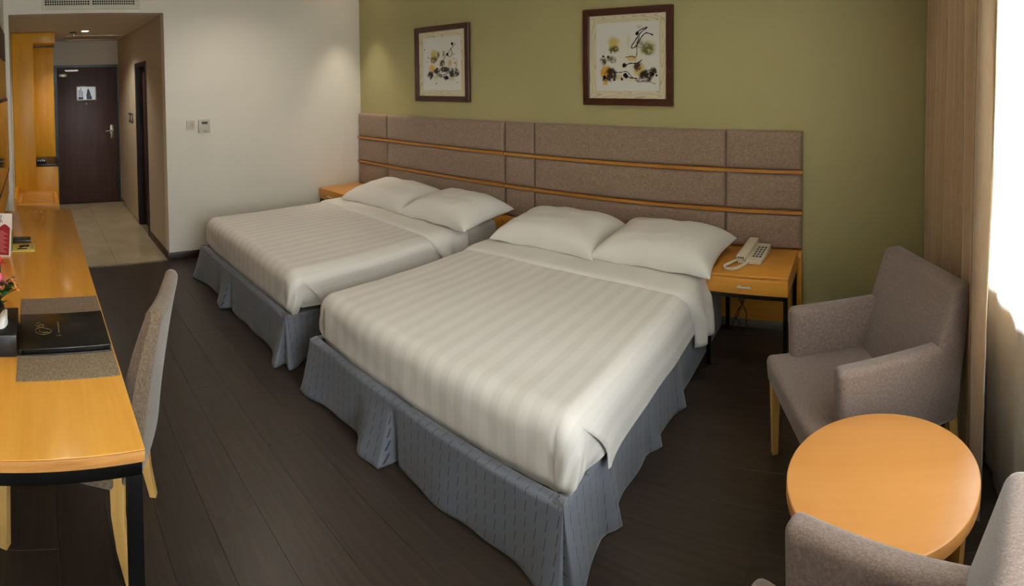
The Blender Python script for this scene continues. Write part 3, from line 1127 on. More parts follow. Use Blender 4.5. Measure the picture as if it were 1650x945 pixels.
text_on('lettering', 'sh', 0.034, oncard(0.38, 0.78, 0.002), cb - ca, ap_a - ca, M['ink_black'], t)
bm = bmesh.new()
for k in range(6):
    a = 2 * pi * k / 6
    p = oncard(0.38 + 0.07 * cos(a), 0.925 + 0.03 * sin(a), 0.002)
    bmesh.ops.create_icosphere(bm, subdivisions=1, radius=0.003, matrix=Matrix.Translation(p))
from_bm('dotted_emblem', bm, M['ink_black'], t)

t = thing('remote_control', 'black television remote lying beside the tent card', 'remote', (-3.3, -0.11, DZ))
box('body', -3.352, -3.268, -0.185, -0.048, DZ, DZ + 0.018, M['black_plastic'], t, 0.004)
for k in range(4):
    for j in range(3):
        box('button', -3.34 + 0.022 * j, -3.326 + 0.022 * j, -0.17 + 0.028 * k, -0.158 + 0.028 * k, DZ + 0.018, DZ + 0.020, M['key_dark'], t, 0.0008, 1)
t = thing('matchbook_card', 'small yellow printed card near the remote on the desk', 'card', (-3.16, -0.09, DZ))
box('card', -3.225, -3.09, -0.158, -0.022, DZ, DZ + 0.006, M['card_cream'], t, 0.001)
zz = DZ + 0.006
bm = bmesh.new()
slab(bm, [Vector((-3.20, -0.115, zz)), Vector((-3.165, -0.12, zz)), Vector((-3.150, -0.105, zz)), Vector((-3.172, -0.085, zz)), Vector((-3.165, -0.066, zz)), Vector((-3.18, -0.052, zz)), Vector((-3.21, -0.058, zz)), Vector((-3.205, -0.09, zz))], (0, 0, 1), 0.0004)
for k in range(3):
    bm_box(bm, -3.205 + 0.03 * k, -3.19 + 0.03 * k, -0.045, -0.04, zz, zz + 0.0004)
    bm_box(bm, -3.21 + 0.03 * k, -3.192 + 0.03 * k, -0.034, -0.030, zz, zz + 0.0004)
from_bm('dark_print', bm, M['ink_black'], t)
bm = bmesh.new()
slab(bm, [Vector((-3.145, -0.125, zz)), Vector((-3.12, -0.13, zz)), Vector((-3.118, -0.07, zz)), Vector((-3.145, -0.065, zz))], (0, 0, 1), 0.0004)
from_bm('brown_print', bm, M['stem'], t)


# ------------------------------------------------------------------ headboards
def puff(x0, x1, z0, z1, y, th, r=0.024, nx=14, nz=10):
    """upholstered pad: front faces -Y, rounded to its rim"""
    def cs(a, b, n, rr):
        L = b - a
        out = [a + L * t for t in (0, 0.004)]
        k = [a + rr * (1 - cos(radians(90) * i / 4)) for i in range(5)]
        m = [a + rr + (L - 2 * rr) * i / n for i in range(1, n)]
        e = [b - rr * (1 - cos(radians(90) * i / 4)) for i in range(4, -1, -1)]
        return k + m + e
    xs, zs = cs(x0, x1, nx, r), cs(z0, z1, nz, r)

    def prof(v, a, b):
        d = min(v - a, b - v)
        if d >= r:
            return 1.0
        q = 1 - d / r
        return sqrt(max(0, 1 - q * q))
    rows = []
    for z in zs:
        row = []
        for x in xs:
            f = min(prof(x, x0, x1), 1) * min(prof(z, z0, z1), 1)
            dome = (1 - (2 * (x - x0) / (x1 - x0) - 1) ** 2) * (1 - (2 * (z - z0) / (z1 - z0) - 1) ** 2)
            row.append((x, y - th * f * 0.85 - th * 0.15 * dome, z))
        rows.append(row)
    bm = grid_bm(rows)
    # back closing face
    bd = [bm.verts.new((x, y, z)) for x, z in ((x0, z0), (x1, z0), (x1, z1), (x0, z1))]
    bm.faces.new(bd)
    return bm


ROWS = ((1.091, 1.357), (0.814, 1.070), (0.548, 0.793))
YBK = 3.545


def headboard(xs, label, wood_to_floor):
    x0, x1 = xs[0], xs[-1]
    t = thing('headboard', label, 'headboard', ((x0 + x1) / 2, 3.52, 0.0), 0, 'upholstered headboards behind the beds')
    box('back_board', x0 + 0.004, x1 - 0.002, YBK, YB - 0.002, 0.06, 1.352, M['maple'], t)
    for a, b in zip(xs[:-1], xs[1:]):
        for z0, z1 in ROWS:
            from_bm('upholstered_panel', puff(a + 0.0015, b - 0.0015, z0, z1, YBK, 0.05), M['fabric_head'], t, smooth='all')
    for z in (1.0695, 0.7925):
        box('wood_strip', x0 + 0.002, x1, 3.492, YBK, z, z + 0.022, M['strip_wood'], t, 0.001, 1)
    box('lower_panel', x0 + 0.004, x1, 3.470, YBK, 0.062, 0.546, M['maple'], t, 0.002)
    box('kick_plate', x0 + 0.004, x1, 3.478, YBK, 0.0, 0.062, M['grey_skirt'], t, 0.001)
    return t


headboard([-4.93, -4.40, -2.802], 'brown upholstered headboard with wood strips behind the far bed', False)
headboard([-2.795, -2.485, -0.893, -0.353], 'brown upholstered headboard with wood strips behind the near bed', False)
t = thing('wall_socket', 'small white socket plate on the wood between the two beds', 'socket', (-2.63, 3.47, 0.50))
box('plate', -2.665, -2.595, 3.463, 3.470, 0.475, 0.545, M['switch_plastic'], t, 0.002)
box('socket_face', -2.65, -2.61, 3.461, 3.463, 0.49, 0.53, M['key_dark'], t, 0.001)


# ------------------------------------------------------------------ nightstands
def nightstand(x0, x1, label):
    yf, yb, z1 = 2.962, 3.462, 0.560
    t = thing('nightstand', label, 'nightstand', ((x0 + x1) / 2, (yf + yb) / 2, 0.0), 0, 'maple nightstands')
    box('top', x0, x1, yf, yb, z1 - 0.018, z1, M['maple'], t, 0.0015)
    bm = bmesh.new()
    bm_box(bm, x0, x0 + 0.018, yf + 0.002, yb, 0.445, z1 - 0.018)
    bm_box(bm, x1 - 0.018, x1, yf + 0.002, yb, 0.445, z1 - 0.018)
    bm_box(bm, x0 + 0.018, x1 - 0.018, yb - 0.018, yb, 0.445, z1 - 0.018)
    bm_box(bm, x0 + 0.018, x1 - 0.018, yf + 0.02, yb - 0.018, 0.445, 0.46)
    from_bm('carcass', bm, M['maple'], t)
    dr = box('drawer', x0 + 0.001, x1 - 0.001, yf - 0.001, yf + 0.019, 0.446, z1 - 0.0195, M['maple'], t, 0.001)
    xm = (x0 + x1) / 2 - 0.01
    bm = bmesh.new()
    bm_box(bm, xm - 0.042, xm + 0.042, yf - 0.024, yf - 0.016, 0.489, 0.499, 0.002)
    for s in (-0.03, 0.03):
        bm_box(bm, xm + s - 0.004, xm + s + 0.004, yf - 0.018, yf, 0.490, 0.498)
    from_bm('handle', bm, M['handle'], dr, smooth=True)
    bm = bmesh.new()
    bm_box(bm, x0 + 0.004, x1 - 0.004, yf + 0.004, yf + 0.03, 0.42, 0.445)
    bm_box(bm, x0 + 0.004, x1 - 0.004, yb - 0.03, yb - 0.002, 0.42, 0.445)
    bm_box(bm, x0 + 0.004, x0 + 0.03, yf + 0.03, yb - 0.03, 0.42, 0.445)
    bm_box(bm, x1 - 0.03, x1 - 0.004, yf + 0.03, yb - 0.03, 0.42, 0.445)
    from_bm('metal_frame', bm, M['dark_chrome'], t)
    for a in (x0 + 0.004, x1 - 0.030):
        for b in (yf + 0.004, yb - 0.030):
            box('leg', a, a + 0.026, b, b + 0.026, 0.0, 0.42, M['black_metal'], t, 0.001)
    return t


nightstand(-0.872, -0.378, 'maple nightstand with the telephone beside the near bed')
nightstand(-4.925, -4.445, 'maple nightstand in the corner beside the far bed')

# telephone
pz = 0.560
t = thing('telephone', 'cream telephone with a coiled cord on the nightstand', 'telephone', (-0.63, 3.29, pz))
PH = Matrix.Translation((-0.640, 3.285, pz)) @ Matrix.Rotation(radians(-4), 4, 'Z')


def phone_part(name, bm, mat, parent=None, smooth=True):
    bmesh.ops.transform(bm, matrix=PH, verts=bm.verts)
    return from_bm(name, bm, mat, parent or t, smooth=smooth)


def wedge(x0, x1, y0, y1, z0, z1a, z1b, bev=0.004):
    b = bmesh.new()
    bm_box(b, x0, x1, y0, y1, z0, z1a)
    for v in b.verts:
        if v.co.z > (z0 + z1a) / 2 and v.co.y > (y0 + y1) / 2:
            v.co.z = z1b
    bmesh.ops.bevel(b, geom=list(b.edges), offset=bev, segments=2, profile=0.5, affect='EDGES')
    return b


phone_part('base', wedge(-0.075, 0.080, -0.14, 0.145, 0.0, 0.026, 0.050, 0.006), M['phone_plastic'])
bs = wedge(-0.080, -0.012, -0.145, 0.175, 0.030, 0.052, 0.078, 0.010)
phone_part('handset', bs, M['phone_plastic'])
for j in range(3):
    for k in range(5):
        yy = -0.085 + 0.036 * k
        xx = 0.008 + 0.022 * j
        zz = 0.026 + (yy + 0.14) / 0.285 * 0.024 + 0.001
        b = bmesh.new()
        bm_box(b, xx, xx + 0.015, yy, yy + 0.022, zz - 0.003, zz + 0.003, 0.001, 1)
        phone_part('key', b, M['key_dark'])
b = bmesh.new()
for xx in (-0.068, -0.052, -0.038):
    bm_box(b, xx, xx + 0.010, -0.147, -0.143, 0.036, 0.044)
phone_part('mouthpiece_holes', b, M['key_dark'])
# coil cord
ctrl = [Vector((-0.668, 3.142, pz + 0.028)), Vector((-0.715, 3.165, pz + 0.02)), Vector((-0.757, 3.115, pz + 0.012)), Vector((-0.778, 3.05, pz + 0.012)),
        Vector((-0.752, 3.012, pz + 0.012)), Vector((-0.705, 3.03, pz + 0.012)), Vector((-0.672, 3.085, pz + 0.014)), Vector((-0.652, 3.14, pz + 0.018))]
path = []
for i in range(len(ctrl) - 1):
    p0, pa, pb, p3 = ctrl[max(0, i - 1)], ctrl[i], ctrl[i + 1], ctrl[min(len(ctrl) - 1, i + 2)]
    for q in range(24):
        a = q / 24
        path.append(0.5 * ((2 * pa) + (pb - p0) * a + (2 * p0 - 5 * pa + 4 * pb - p3) * a * a + (3 * pa - p0 - 3 * pb + p3) * a ** 3))
cp = []
ang = 0.0
for i, p in enumerate(path):
    d = (path[min(i + 1, len(path) - 1)] - path[max(i - 1, 0)]).normalized()
    u = d.cross(Vector((0, 0, 1))).normalized()
    w = u.cross(d)
    for s in range(4):
        ang += 2 * pi / 8
        q = p.lerp(path[min(i + 1, len(path) - 1)], s / 4)
        cp.append(q + (u * cos(ang) + w * sin(ang)) * 0.0075)
bm = bmesh.new()
tube_bm(bm, cp, 0.0030, 5)
from_bm('coiled_cord', bm, M['phone_plastic'], t, smooth='all')
# loose leads under the nightstand
bm = bmesh.new()
rr = random.Random(5)
for k in range(3):
    pts = [Vector((-0.80 + 0.02 * k, 3.44, 0.36))]
    for i in range(9):
        pts.append(pts[-1] + Vector((rr.uniform(-0.03, 0.035), rr.uniform(-0.03, 0.012), -0.040)))
    pts[-1].z = 0.006
    tube_bm(bm, pts, 0.0035, 6)
tag(from_bm('cable', bm, M['black_plastic'], None, smooth='all'), 'loose dark leads hanging under the telephone nightstand', 'cable')


# ------------------------------------------------------------------ pictures
def picture(x0, label, art, strokes, dots):
    w, z0, z1, b = 0.742, 1.513, 2.248, 0.052
    x1 = x0 + w
    ya, yb = 3.538, YB
    t = thing('picture', label, 'picture', ((x0 + x1) / 2, yb, z0), 0, 'framed abstract pictures on the green wall')
    for nm, pts in (('frame_rail', [(x0, z0), (x1, z0), (x1 - b, z0 + b), (x0 + b, z0 + b)]), ('frame_rail', [(x0, z1), (x1, z1), (x1 - b, z1 - b), (x0 + b, z1 - b)]),
                    ('frame_stile', [(x0, z0), (x0, z1), (x0 + b, z1 - b), (x0 + b, z0 + b)]), ('frame_stile', [(x1, z0), (x1, z1), (x1 - b, z1 - b), (x1 - b, z0 + b)])):
        bm = bmesh.new()
        slab(bm, [Vector((p[0], ya, p[1])) for p in pts], (0, 1, 0), yb - ya)
        bmesh.ops.recalc_face_normals(bm, faces=bm.faces)
        bmesh.ops.bevel(bm, geom=[e for e in bm.edges], offset=0.003, segments=1, affect='EDGES')
        from_bm(nm, bm, M['picture_frame'], t)
    # mount: four mitred pieces with grain running along each
    m0, m1, q0, q1, mw = x0 + b, x1 - b, z0 + b, z1 - b, 0.058
    bm = bmesh.new()
    lay = bm.loops.layers.uv.new('UVMap')
    for pts, ax in (([(m0, q0), (m1, q0), (m1 - mw, q0 + mw), (m0 + mw, q0 + mw)], 0), ([(m0, q1), (m1, q1), (m1 - mw, q1 - mw), (m0 + mw, q1 - mw)], 0),
                    ([(m0, q0), (m0, q1), (m0 + mw, q1 - mw), (m0 + mw, q0 + mw)], 1), ([(m1, q0), (m1, q1), (m1 - mw, q1 - mw), (m1 - mw, q0 + mw)], 1)):
        f = bm.faces.new([bm.verts.new((p[0], 3.555, p[1])) for p in pts])
        for lp in f.loops:
            c = lp.vert.co
            lp[lay].uv = (c.x, c.z) if ax == 0 else (c.z, c.x)
    from_bm('mount', bm, M['grain'], t)
    a0, a1, c0, c1 = m0 + mw, m1 - mw, q0 + mw, q1 - mw
    bm = bmesh.new()
    lay = bm.loops.layers.uv.new('UVMap')
    f = bm.faces.new([bm.verts.new(p) for p in ((a0, 3.557, c0), (a1, 3.557, c0), (a1, 3.557, c1), (a0, 3.557, c1))])
    for lp, uv in zip(f.loops, ((0, 0), (1, 0), (1, 1), (0, 1))):
        lp[lay].uv = uv
    pr = from_bm('print', bm, art, t)
    for pts, wd in strokes:
        bm = bmesh.new()
        fine = []
        for i in range(len(pts) - 1):
            for s in range(5):
                a = s / 5
                p0, pa, pb, p3 = (Vector(pts[max(0, i - 1)]), Vector(pts[i]), Vector(pts[i + 1]), Vector(pts[min(len(pts) - 1, i + 2)]))
                fine.append(0.5 * ((2 * pa) + (pb - p0) * a + (2 * p0 - 5 * pa + 4 * pb - p3) * a * a + (3 * pa - p0 - 3 * pb + p3) * a ** 3))
        fine.append(Vector(pts[-1]))
        n = len(fine)
        prev = None
        for i, p in enumerate(fine):
            d = (fine[min(n - 1, i + 1)] - fine[max(0, i - 1)])
            d = d.normalized() if d.length > 0 else Vector((1, 0))
            k = wd * (0.6 + 0.5 * abs(sin(i * 0.9)))
            o_ = Vector((-d.y, d.x)) * k
            cur = [bm.verts.new((a0 + q.x * (a1 - a0), 3.5562, c0 + q.y * (c1 - c0))) for q in (p - o_, p + o_)]
            if prev:
                bm.faces.new((prev[0], prev[1], cur[1], cur[0]))
            prev = cur
        from_bm('ink_stroke', bm, M['ink_black'], pr)
    rr = random.Random(len(strokes))
    for cx, cy, r in dots:
        bm = bmesh.new()
        vs = []
        for k in range(9):
            a = 2 * pi * k / 9
            q = r * rr.uniform(0.7, 1.2)
            vs.append(bm.verts.new((a0 + (cx + q * cos(a)) * (a1 - a0), 3.5561, c0 + (cy + q * sin(a)) * (c1 - c0))))
        bm.faces.new(vs)
        from_bm('ink_spot', bm, M['ink_black'], pr)
    return t


Yw, Yd, OL, BR = '#b89c1a', '#c89416', '#5f5416', '#2a1a0c'
artA = art_mat('print_far', [(0.30, 0.67, 0.13, 0.14, 0.7, Yw, 0.9), (0.25, 0.42, 0.09, 0.11, 0.6, Yd, 0.9), (0.72, 0.50, 0.08, 0.12, 0.8, Yw, 0.8), (0.88, 0.48, 0.05, 0.16, 0.8, Yw, 0.7),
                             (0.76, 0.70, 0.05, 0.12, 0.8, Yw, 0.5), (0.35, 0.24, 0.12, 0.08, 0.9, '#b5a25c', 0.6), (0.75, 0.22, 0.16, 0.06, 0.9, '#a59a4c', 0.6), (0.5, 0.55, 0.35, 0.3, 1.0, '#cfc9a4', 0.45)],
               [(0.30, 0.58, 0.13, 0.09, 0.6, OL, 1.0), (0.42, 0.66, 0.05, 0.08, 0.6, OL, 0.9), (0.56, 0.68, 0.04, 0.08, 0.6, OL, 0.8), (0.20, 0.29, 0.09, 0.09, 0.4, BR, 1.0), (0.36, 0.36, 0.12, 0.07, 0.5, BR, 1.0),
                (0.58, 0.38, 0.16, 0.07, 0.5, BR, 1.0), (0.82, 0.32, 0.17, 0.10, 0.4, BR, 1.0), (0.52, 0.50, 0.09, 0.08, 0.5, '#3c3314', 0.9), (0.45, 0.28, 0.10, 0.05, 0.5, '#4a1f1a', 0.8), (0.62, 0.24, 0.08, 0.05, 0.4, '#101414', 1.0)])
artB = art_mat('print_near', [(0.29, 0.70, 0.13, 0.14, 0.7, '#b6a02c', 0.9), (0.16, 0.27, 0.11, 0.12, 0.3, Yd, 0.95), (0.58, 0.47, 0.09, 0.05, 0.25, Yd, 0.95), (0.70, 0.30, 0.12, 0.11, 0.6, '#c0a440', 0.85),
                              (0.52, 0.72, 0.05, 0.14, 0.9, '#bfae3c', 0.5), (0.84, 0.62, 0.16, 0.14, 0.8, '#a89c4c', 0.7), (0.38, 0.19, 0.14, 0.07, 0.9, '#bda35a', 0.7), (0.58, 0.17, 0.12, 0.05, 0.9, '#bda35a', 0.6),
                              (0.5, 0.5, 0.42, 0.38, 1.0, '#cfc9a4', 0.45), (0.15, 0.12, 0.05, 0.05, 0.4, Yd, 0.9), (0.70, 0.92, 0.06, 0.05, 1.0, '#8f9a5c', 0.5)],
               [(0.29, 0.61, 0.10, 0.08, 0.6, OL, 1.0), (0.12, 0.44, 0.08, 0.08, 0.6, '#463f14', 1.0), (0.26, 0.47, 0.10, 0.06, 0.6, '#4a4217', 0.9), (0.82, 0.60, 0.14, 0.10, 0.6, '#56500f', 0.9), (0.70, 0.68, 0.09, 0.10, 0.7, '#6b6a24', 0.8),
                (0.24, 0.24, 0.12, 0.12, 0.4, BR, 1.0), (0.14, 0.17, 0.06, 0.05, 0.4, BR, 1.0), (0.66, 0.35, 0.09, 0.08, 0.5, '#4a2a14', 1.0), (0.80, 0.22, 0.14, 0.10, 0.4, BR, 1.0), (0.90, 0.28, 0.08, 0.08, 0.4, BR, 1.0), (0.70, 0.16, 0.08, 0.04, 0.5, '#6a4a34', 0.9)])
picture(-3.970, 'framed abstract picture in yellow and black above the far bed', artA,
        [([(0.86, 0.86), (0.80, 0.80), (0.72, 0.74), (0.66, 0.66), (0.70, 0.62), (0.78, 0.66), (0.74, 0.78)], 0.006), ([(0.66, 0.70), (0.58, 0.60), (0.50, 0.52), (0.46, 0.44)], 0.007), ([(0.40, 0.34), (0.52, 0.42), (0.60, 0.42), (0.70, 0.36), (0.62, 0.30), (0.54, 0.27), (0.62, 0.18)], 0.007)],
        [(0.78, 0.85, 0.035), (0.66, 0.66, 0.03), (0.64, 0.22, 0.03), (0.05, 0.78, 0.012), (0.15, 0.62, 0.016), (0.12, 0.54, 0.01), (0.82, 0.66, 0.012), (0.82, 0.58, 0.012), (0.84, 0.50, 0.014), (0.90, 0.14, 0.012), (0.36, 0.13, 0.014)])
picture(-2.034, 'framed abstract picture in yellow and black above the near bed', artB,
        [([(0.64, 0.83), (0.74, 0.89), (0.82, 0.91), (0.72, 0.84), (0.64, 0.74), (0.57, 0.63), (0.64, 0.64), (0.72, 0.76), (0.80, 0.83), (0.90, 0.80)], 0.008),
         ([(0.70, 0.80), (0.66, 0.66), (0.65, 0.50), (0.56, 0.50), (0.48, 0.49)], 0.006), ([(0.46, 0.37), (0.56, 0.40), (0.66, 0.40), (0.74, 0.45)], 0.008), ([(0.30, 0.27), (0.40, 0.27), (0.50, 0.28), (0.58, 0.20), (0.66, 0.17)], 0.006),
         ([(0.48, 0.22), (0.56, 0.19), (0.66, 0.18)], 0.008), ([(0.72, 0.14), (0.82, 0.14), (0.88, 0.12), (0.95, 0.10)], 0.004)],
        [(0.66, 0.83, 0.03), (0.46, 0.37, 0.035), (0.48, 0.22, 0.04), (0.12, 0.51, 0.02), (0.20, 0.50, 0.02), (0.96, 0.22, 0.018), (0.30, 0.16, 0.02), (0.42, 0.17, 0.022), (0.14, 0.20, 0.03), (0.90, 0.80, 0.012), (0.90, 0.24, 0.03)])


# ------------------------------------------------------------------ beds
def perim(x0, x1, yf, yh, nside, nfoot, ncorner):
    """points (base, normal angle) walking left side head->foot, foot, right side foot->head.
    angle: 180 = left, 270 = foot (-Y), 360 = right"""
    out = []
    for i in range(nside + 1):
        out.append((x0, yh + (yf - yh) * i / nside, 180.0, 'L', i / nside))
    for i in range(1, ncorner):
        out.append((x0, yf, 180 + 90 * i / ncorner, 'CL', i / ncorner))
    for i in range(nfoot + 1):
        out.append((x0 + (x1 - x0) * i / nfoot, yf, 270.0, 'F', i / nfoot))
    for i in range(1, ncorner):
        out.append((x1, yf, 270 + 90 * i / ncorner, 'CR', i / ncorner))
    for i in range(nside + 1):
        out.append((x1, yf + (yh - yf) * i / nside, 360.0, 'R', i / nside))
    return out


def bed(x0, x1, label, seed):
    yf, yh = 1.475, 3.455
    cx = (x0 + x1) / 2
    t = thing('bed', label, 'bed', (cx, (yf + yh) / 2, 0.0))
    box('base', x0 + 0.02, x1 - 0.02, yf + 0.02, yh, 0.10, 0.295, M['key_dark'], t, 0.01)
    for a in (x0 + 0.1, x1 - 0.14):
        for b in (yf + 0.1, yh - 0.14):
            box('leg', a, a + 0.04, b, b + 0.04, 0.0, 0.10, M['black_metal'], t)
    box('mattress', x0 + 0.008, x1 - 0.008, yf + 0.012, yh, 0.295, 0.530, M['sheet'], t, 0.075, 6)
    # skirt: a narrow ledge round the base, then the hanging cloth with pleats at the corners and in the foot
    sx0, sx1, syf = x0 - 0.032, x1 - 0.008, 1.425
    P = perim(sx0 + 0.004, sx1 - 0.004, syf + 0.004, yh, 70, 150, 30)
    rr = random.Random(seed)
    ph = [rr.uniform(0, 6.28) for _ in range(6)]
    NZ = 18
    zt, zb = 0.284, 0.006
    s = 0.0
    cum = []
    last = None
    for p in P:
        q = (p[0] + 0.03 * cos(radians(p[2])), p[1] + 0.03 * sin(radians(p[2])))
        if last:
            s += sqrt((q[0] - last[0]) ** 2 + (q[1] - last[1]) ** 2)
        cum.append(s)
        last = q
    rows, uvs = [], []
    for k in range(-1, NZ + 1):
        a = max(0, k) / NZ
        row, ur = [], []
        for p, sv in zip(P, cum):
            wv = sin(sv * 8.0 + ph[0]) * 0.55 + sin(sv * 14.7 + ph[1]) * 0.35 + sin(sv * 26 + ph[2]) * 0.2
            out = 0.004 + a * (0.006 + 0.017 * wv)
            if p[3] == 'F':
                d = (p[4] - 0.45) * (sx1 - sx0)
                ear = smooth01((d + 0.27) / 0.14) * (1 - smooth01((d + 0.012) / 0.012))
                out += a ** 1.4 * 0.082 * ear - a * 0.035 * exp(-((d - 0.008) / 0.012) ** 2)
                for e in (p[4] * (sx1 - sx0), (1 - p[4]) * (sx1 - sx0)):
                    out += a ** 1.3 * 0.065 * exp(-(e / 0.13) ** 2)
            elif p[3] in ('CL', 'CR'):
                c = abs(p[4] - 0.5) * 2
                inner = 1 - smooth01((c - 0.50) / 0.16)
                out += a ** 1.3 * 0.065 * (1 - inner) - a ** 1.2 * 0.020 * inner + a * 0.012 * inner * cos(p[4] * 30)
            else:
                d = (p[4] if p[3] == 'R' else 1 - p[4]) * (yh - syf)
                out += a ** 1.3 * 0.065 * exp(-(d / 0.10) ** 2)
                for c0, am in ((0.34, 0.05), (0.80, 0.045), (1.12, 0.035)):
                    out += a * (am * smooth01((d - c0 + 0.10) / 0.08) * (1 - smooth01((d - c0) / 0.014)))
                out = 0.002 + (out - 0.002) * smooth01((yh - syf - d - 0.45) / 0.35)
            if k < 0:
                out -= 0.045
            th = radians(p[2])
            row.append((p[0] + out * cos(th), p[1] + out * sin(th), zt + (zb - zt) * a + (0.003 if k < 0 else 0)))
            ur.append((sv, (1 - a) * 0.28 + (0.045 if k < 0 else 0)))
        rows.append(row)
        uvs.append(ur)
    sk = from_bm('bed_skirt', grid_bm(rows, uvs), M['skirt'], t, smooth='all')
    md = sk.modifiers.new('cloth_thickness', 'SOLIDIFY')
    md.thickness = 0.003
    return t


def duvet(x0, x1, label, seed, drape):
    """one quilt: top, rounded edges, hanging sides; the right foot corner is folded over itself"""
    yf, yh = 1.475, 2.98
    zt, r = 0.548, 0.085
    cx = (x0 + x1) / 2
    t = thing('duvet', label, 'duvet', (cx, (yf + yh) / 2, 0.53))
    ix0, ix1, iyf = x0 + r - 0.012, x1 - r + 0.012, yf + r - 0.012
    NX, NY, NC = 64, 60, 26
    rr = random.Random(seed)
    so = rr.uniform(0, 50)

    def topz(x, y):
        u = (x - cx) / (ix1 - cx)
        v = (y - iyf) / (yh - iyf)
        z = zt + 0.016 * (1 - u * u) * smooth01(v * 3 + 0.3)
        z += 0.007 * ns((x + so, y, 0), 2.2) + 0.0035 * ns((x, y + so, 3), 6.5)
        return z
    rows, uvs = [], []
    for j in range(NY + 1):
        y = yh + (iyf - yh) * j / NY
        rows.append([(ix0 + (ix1 - ix0) * i / NX, y, topz(ix0 + (ix1 - ix0) * i / NX, y)) for i in range(NX + 1)])
        uvs.append([(p[0], p[1]) for p in rows[-1]])
    bm = grid_bm(rows, uvs)
    # hanging part
    P = perim(ix0, ix1, iyf, yh, NY, NX, NC)
    KA, KD = 9, 14
    rows, uvs = [], []
    hem_foot, hem_side = 0.275, 0.30
    for k in range(KA + KD + 1):
        row, ur = [], []
        for p in P:
            bx, by, an, seg, q = p
            tz = topz(bx, by)
            if seg == 'F':
                hem = hem_foot + 0.010 * ns((bx + so, 0, 0), 2.0) - 0.012 * (1 - abs(2 * q - 1))
            elif seg == 'R':
                hem = hem_side + 0.02 + 0.010 * ns((0, by + so, 0), 3.0)
            elif seg == 'L':
                hem = hem_side
            elif seg == 'CL':
                hem = hem_foot + (hem_side - hem_foot) * (1 - q)
            else:
                hem = hem_foot - 0.012 * sin(q * pi) + 0.05 * smooth01((q - 0.5) * 2)
            extra = 0.0
            ang = an
            if k <= KA:
                w = k / KA * pi / 2
                out, dn = r * sin(w), r * (1 - cos(w))
                frac = 0.0
                arc = r * w
            else:
                frac = (k - KA) / KD
                L = (tz - r) - hem
                dn = r + L * frac
                out = r
                arc = r * pi / 2 + L * frac
            deep = smooth01((arc - 0.03) / 0.17)
            if seg in ('CR', 'CL'):
                wr = sin(q * pi)
                extra += deep * (0.016 * wr + 0.0045 * wr * sin(q * 17 + frac * 7) * smooth01(frac * 2.5))
            if seg in ('F', 'CR', 'CL'):
                extra -= 0.030 * smooth01((frac - 0.70) / 0.30)
            if seg == 'R':
                extra += deep * (0.004 + 0.008 * ns((q * 5 + so, frac, 0), 1.4) * smooth01(q * 4)) - 0.02 * deep * (1 - smooth01(q * 12)) * smooth01((frac - 0.7) / 0.3)
            if seg == 'F':
                extra += deep * (0.006 + 0.008 * ns((q * 6 + so, frac * 1.3, 0), 1.3))
                fade = max(0, (q - 0.86) / 0.14)
                extra += 0.005 * deep * fade * sin(fade * 9 + frac * 4)
            th = radians(ang)
            x = bx + (out + extra) * cos(th)
            y = by + (out + extra) * sin(th)
            z = tz - dn
            row.append((x, y, z))
            a0 = radians(an)
            ur.append((bx + arc * cos(a0), by + arc * sin(a0)))
        rows.append(row)
        uvs.append(ur)
    b2 = grid_bm(rows, uvs)
    me = bpy.data.meshes.new('tmp')
    b2.to_mesh(me)
    b2.free()
    bm.from_mesh(me)
    bpy.data.meshes.remove(me)
    bmesh.ops.remove_doubles(bm, verts=bm.verts, dist=0.0004)
    q = from_bm('quilt', bm, M['duvet'], t, smooth='all')
    # side flap of the folded corner: an outer layer whose front edge runs slanting down from the corner
    fan = r * pi / 2
    rows, uvs = [], []
    NF, NS = 26, 60
    for k in range(NF + 1):
        f = k / NF
        arc_max = r * pi / 2 + (zt - r) - (hem_side - 0.012)
        arc = 0.012 + (arc_max - 0.012) * f
        row, ur = [], []
        s0 = fan * 0.55 + 0.165 * smooth01(f * 1.15) + 0.02 * f
        s1 = fan + (yh - iyf)
        for i in range(NS + 1):
            u = (i / NS) ** 1.6
            sv = s0 + (s1 - s0) * u
            if sv < fan:
                ang, bx, by = 270 + 90 * sv / fan, ix1, iyf
            else:
                ang, bx, by = 360.0, ix1, iyf + sv - fan
            tz = topz(bx, by)
            if arc < r * pi / 2:
                w = arc / r
                out, dn = r * sin(w), r * (1 - cos(w))
            else:
                out, dn = r, arc - r * (pi / 2 - 1)
            dist = sv - s0
            deep = smooth01((arc - 0.03) / 0.16)
            lift = -0.0015 + 0.002 * smooth01(f * 5) + deep * (0.013 + 0.016 * exp(-dist / 0.05) * smooth01(f * 1.6) + 0.007 * ns((sv * 3 + so, f, 5), 1.5))
            if dist < 0.012:
                lift -= deep * 0.010 * (1 - dist / 0.012)
            th = radians(ang)
            dn += 0.02 * f * exp(-dist / 0.08)
            row.append((bx + (out + lift) * cos(th), by + (out + lift) * sin(th), tz - dn + 0.001))
            ur.append((bx + arc * cos(radians(ang)), by + arc * sin(radians(ang))))
        rows.append(row)
        uvs.append(ur)
    fl_ = from_bm('side_flap', grid_bm(rows, uvs), M['duvet'], t, smooth='all')
    # turned-down band
    ya, yb = 2.625, 3.02
    NXX, NYY = 90, 14
    hang = [0.30, 0.33]
    rows, uvs = [], []
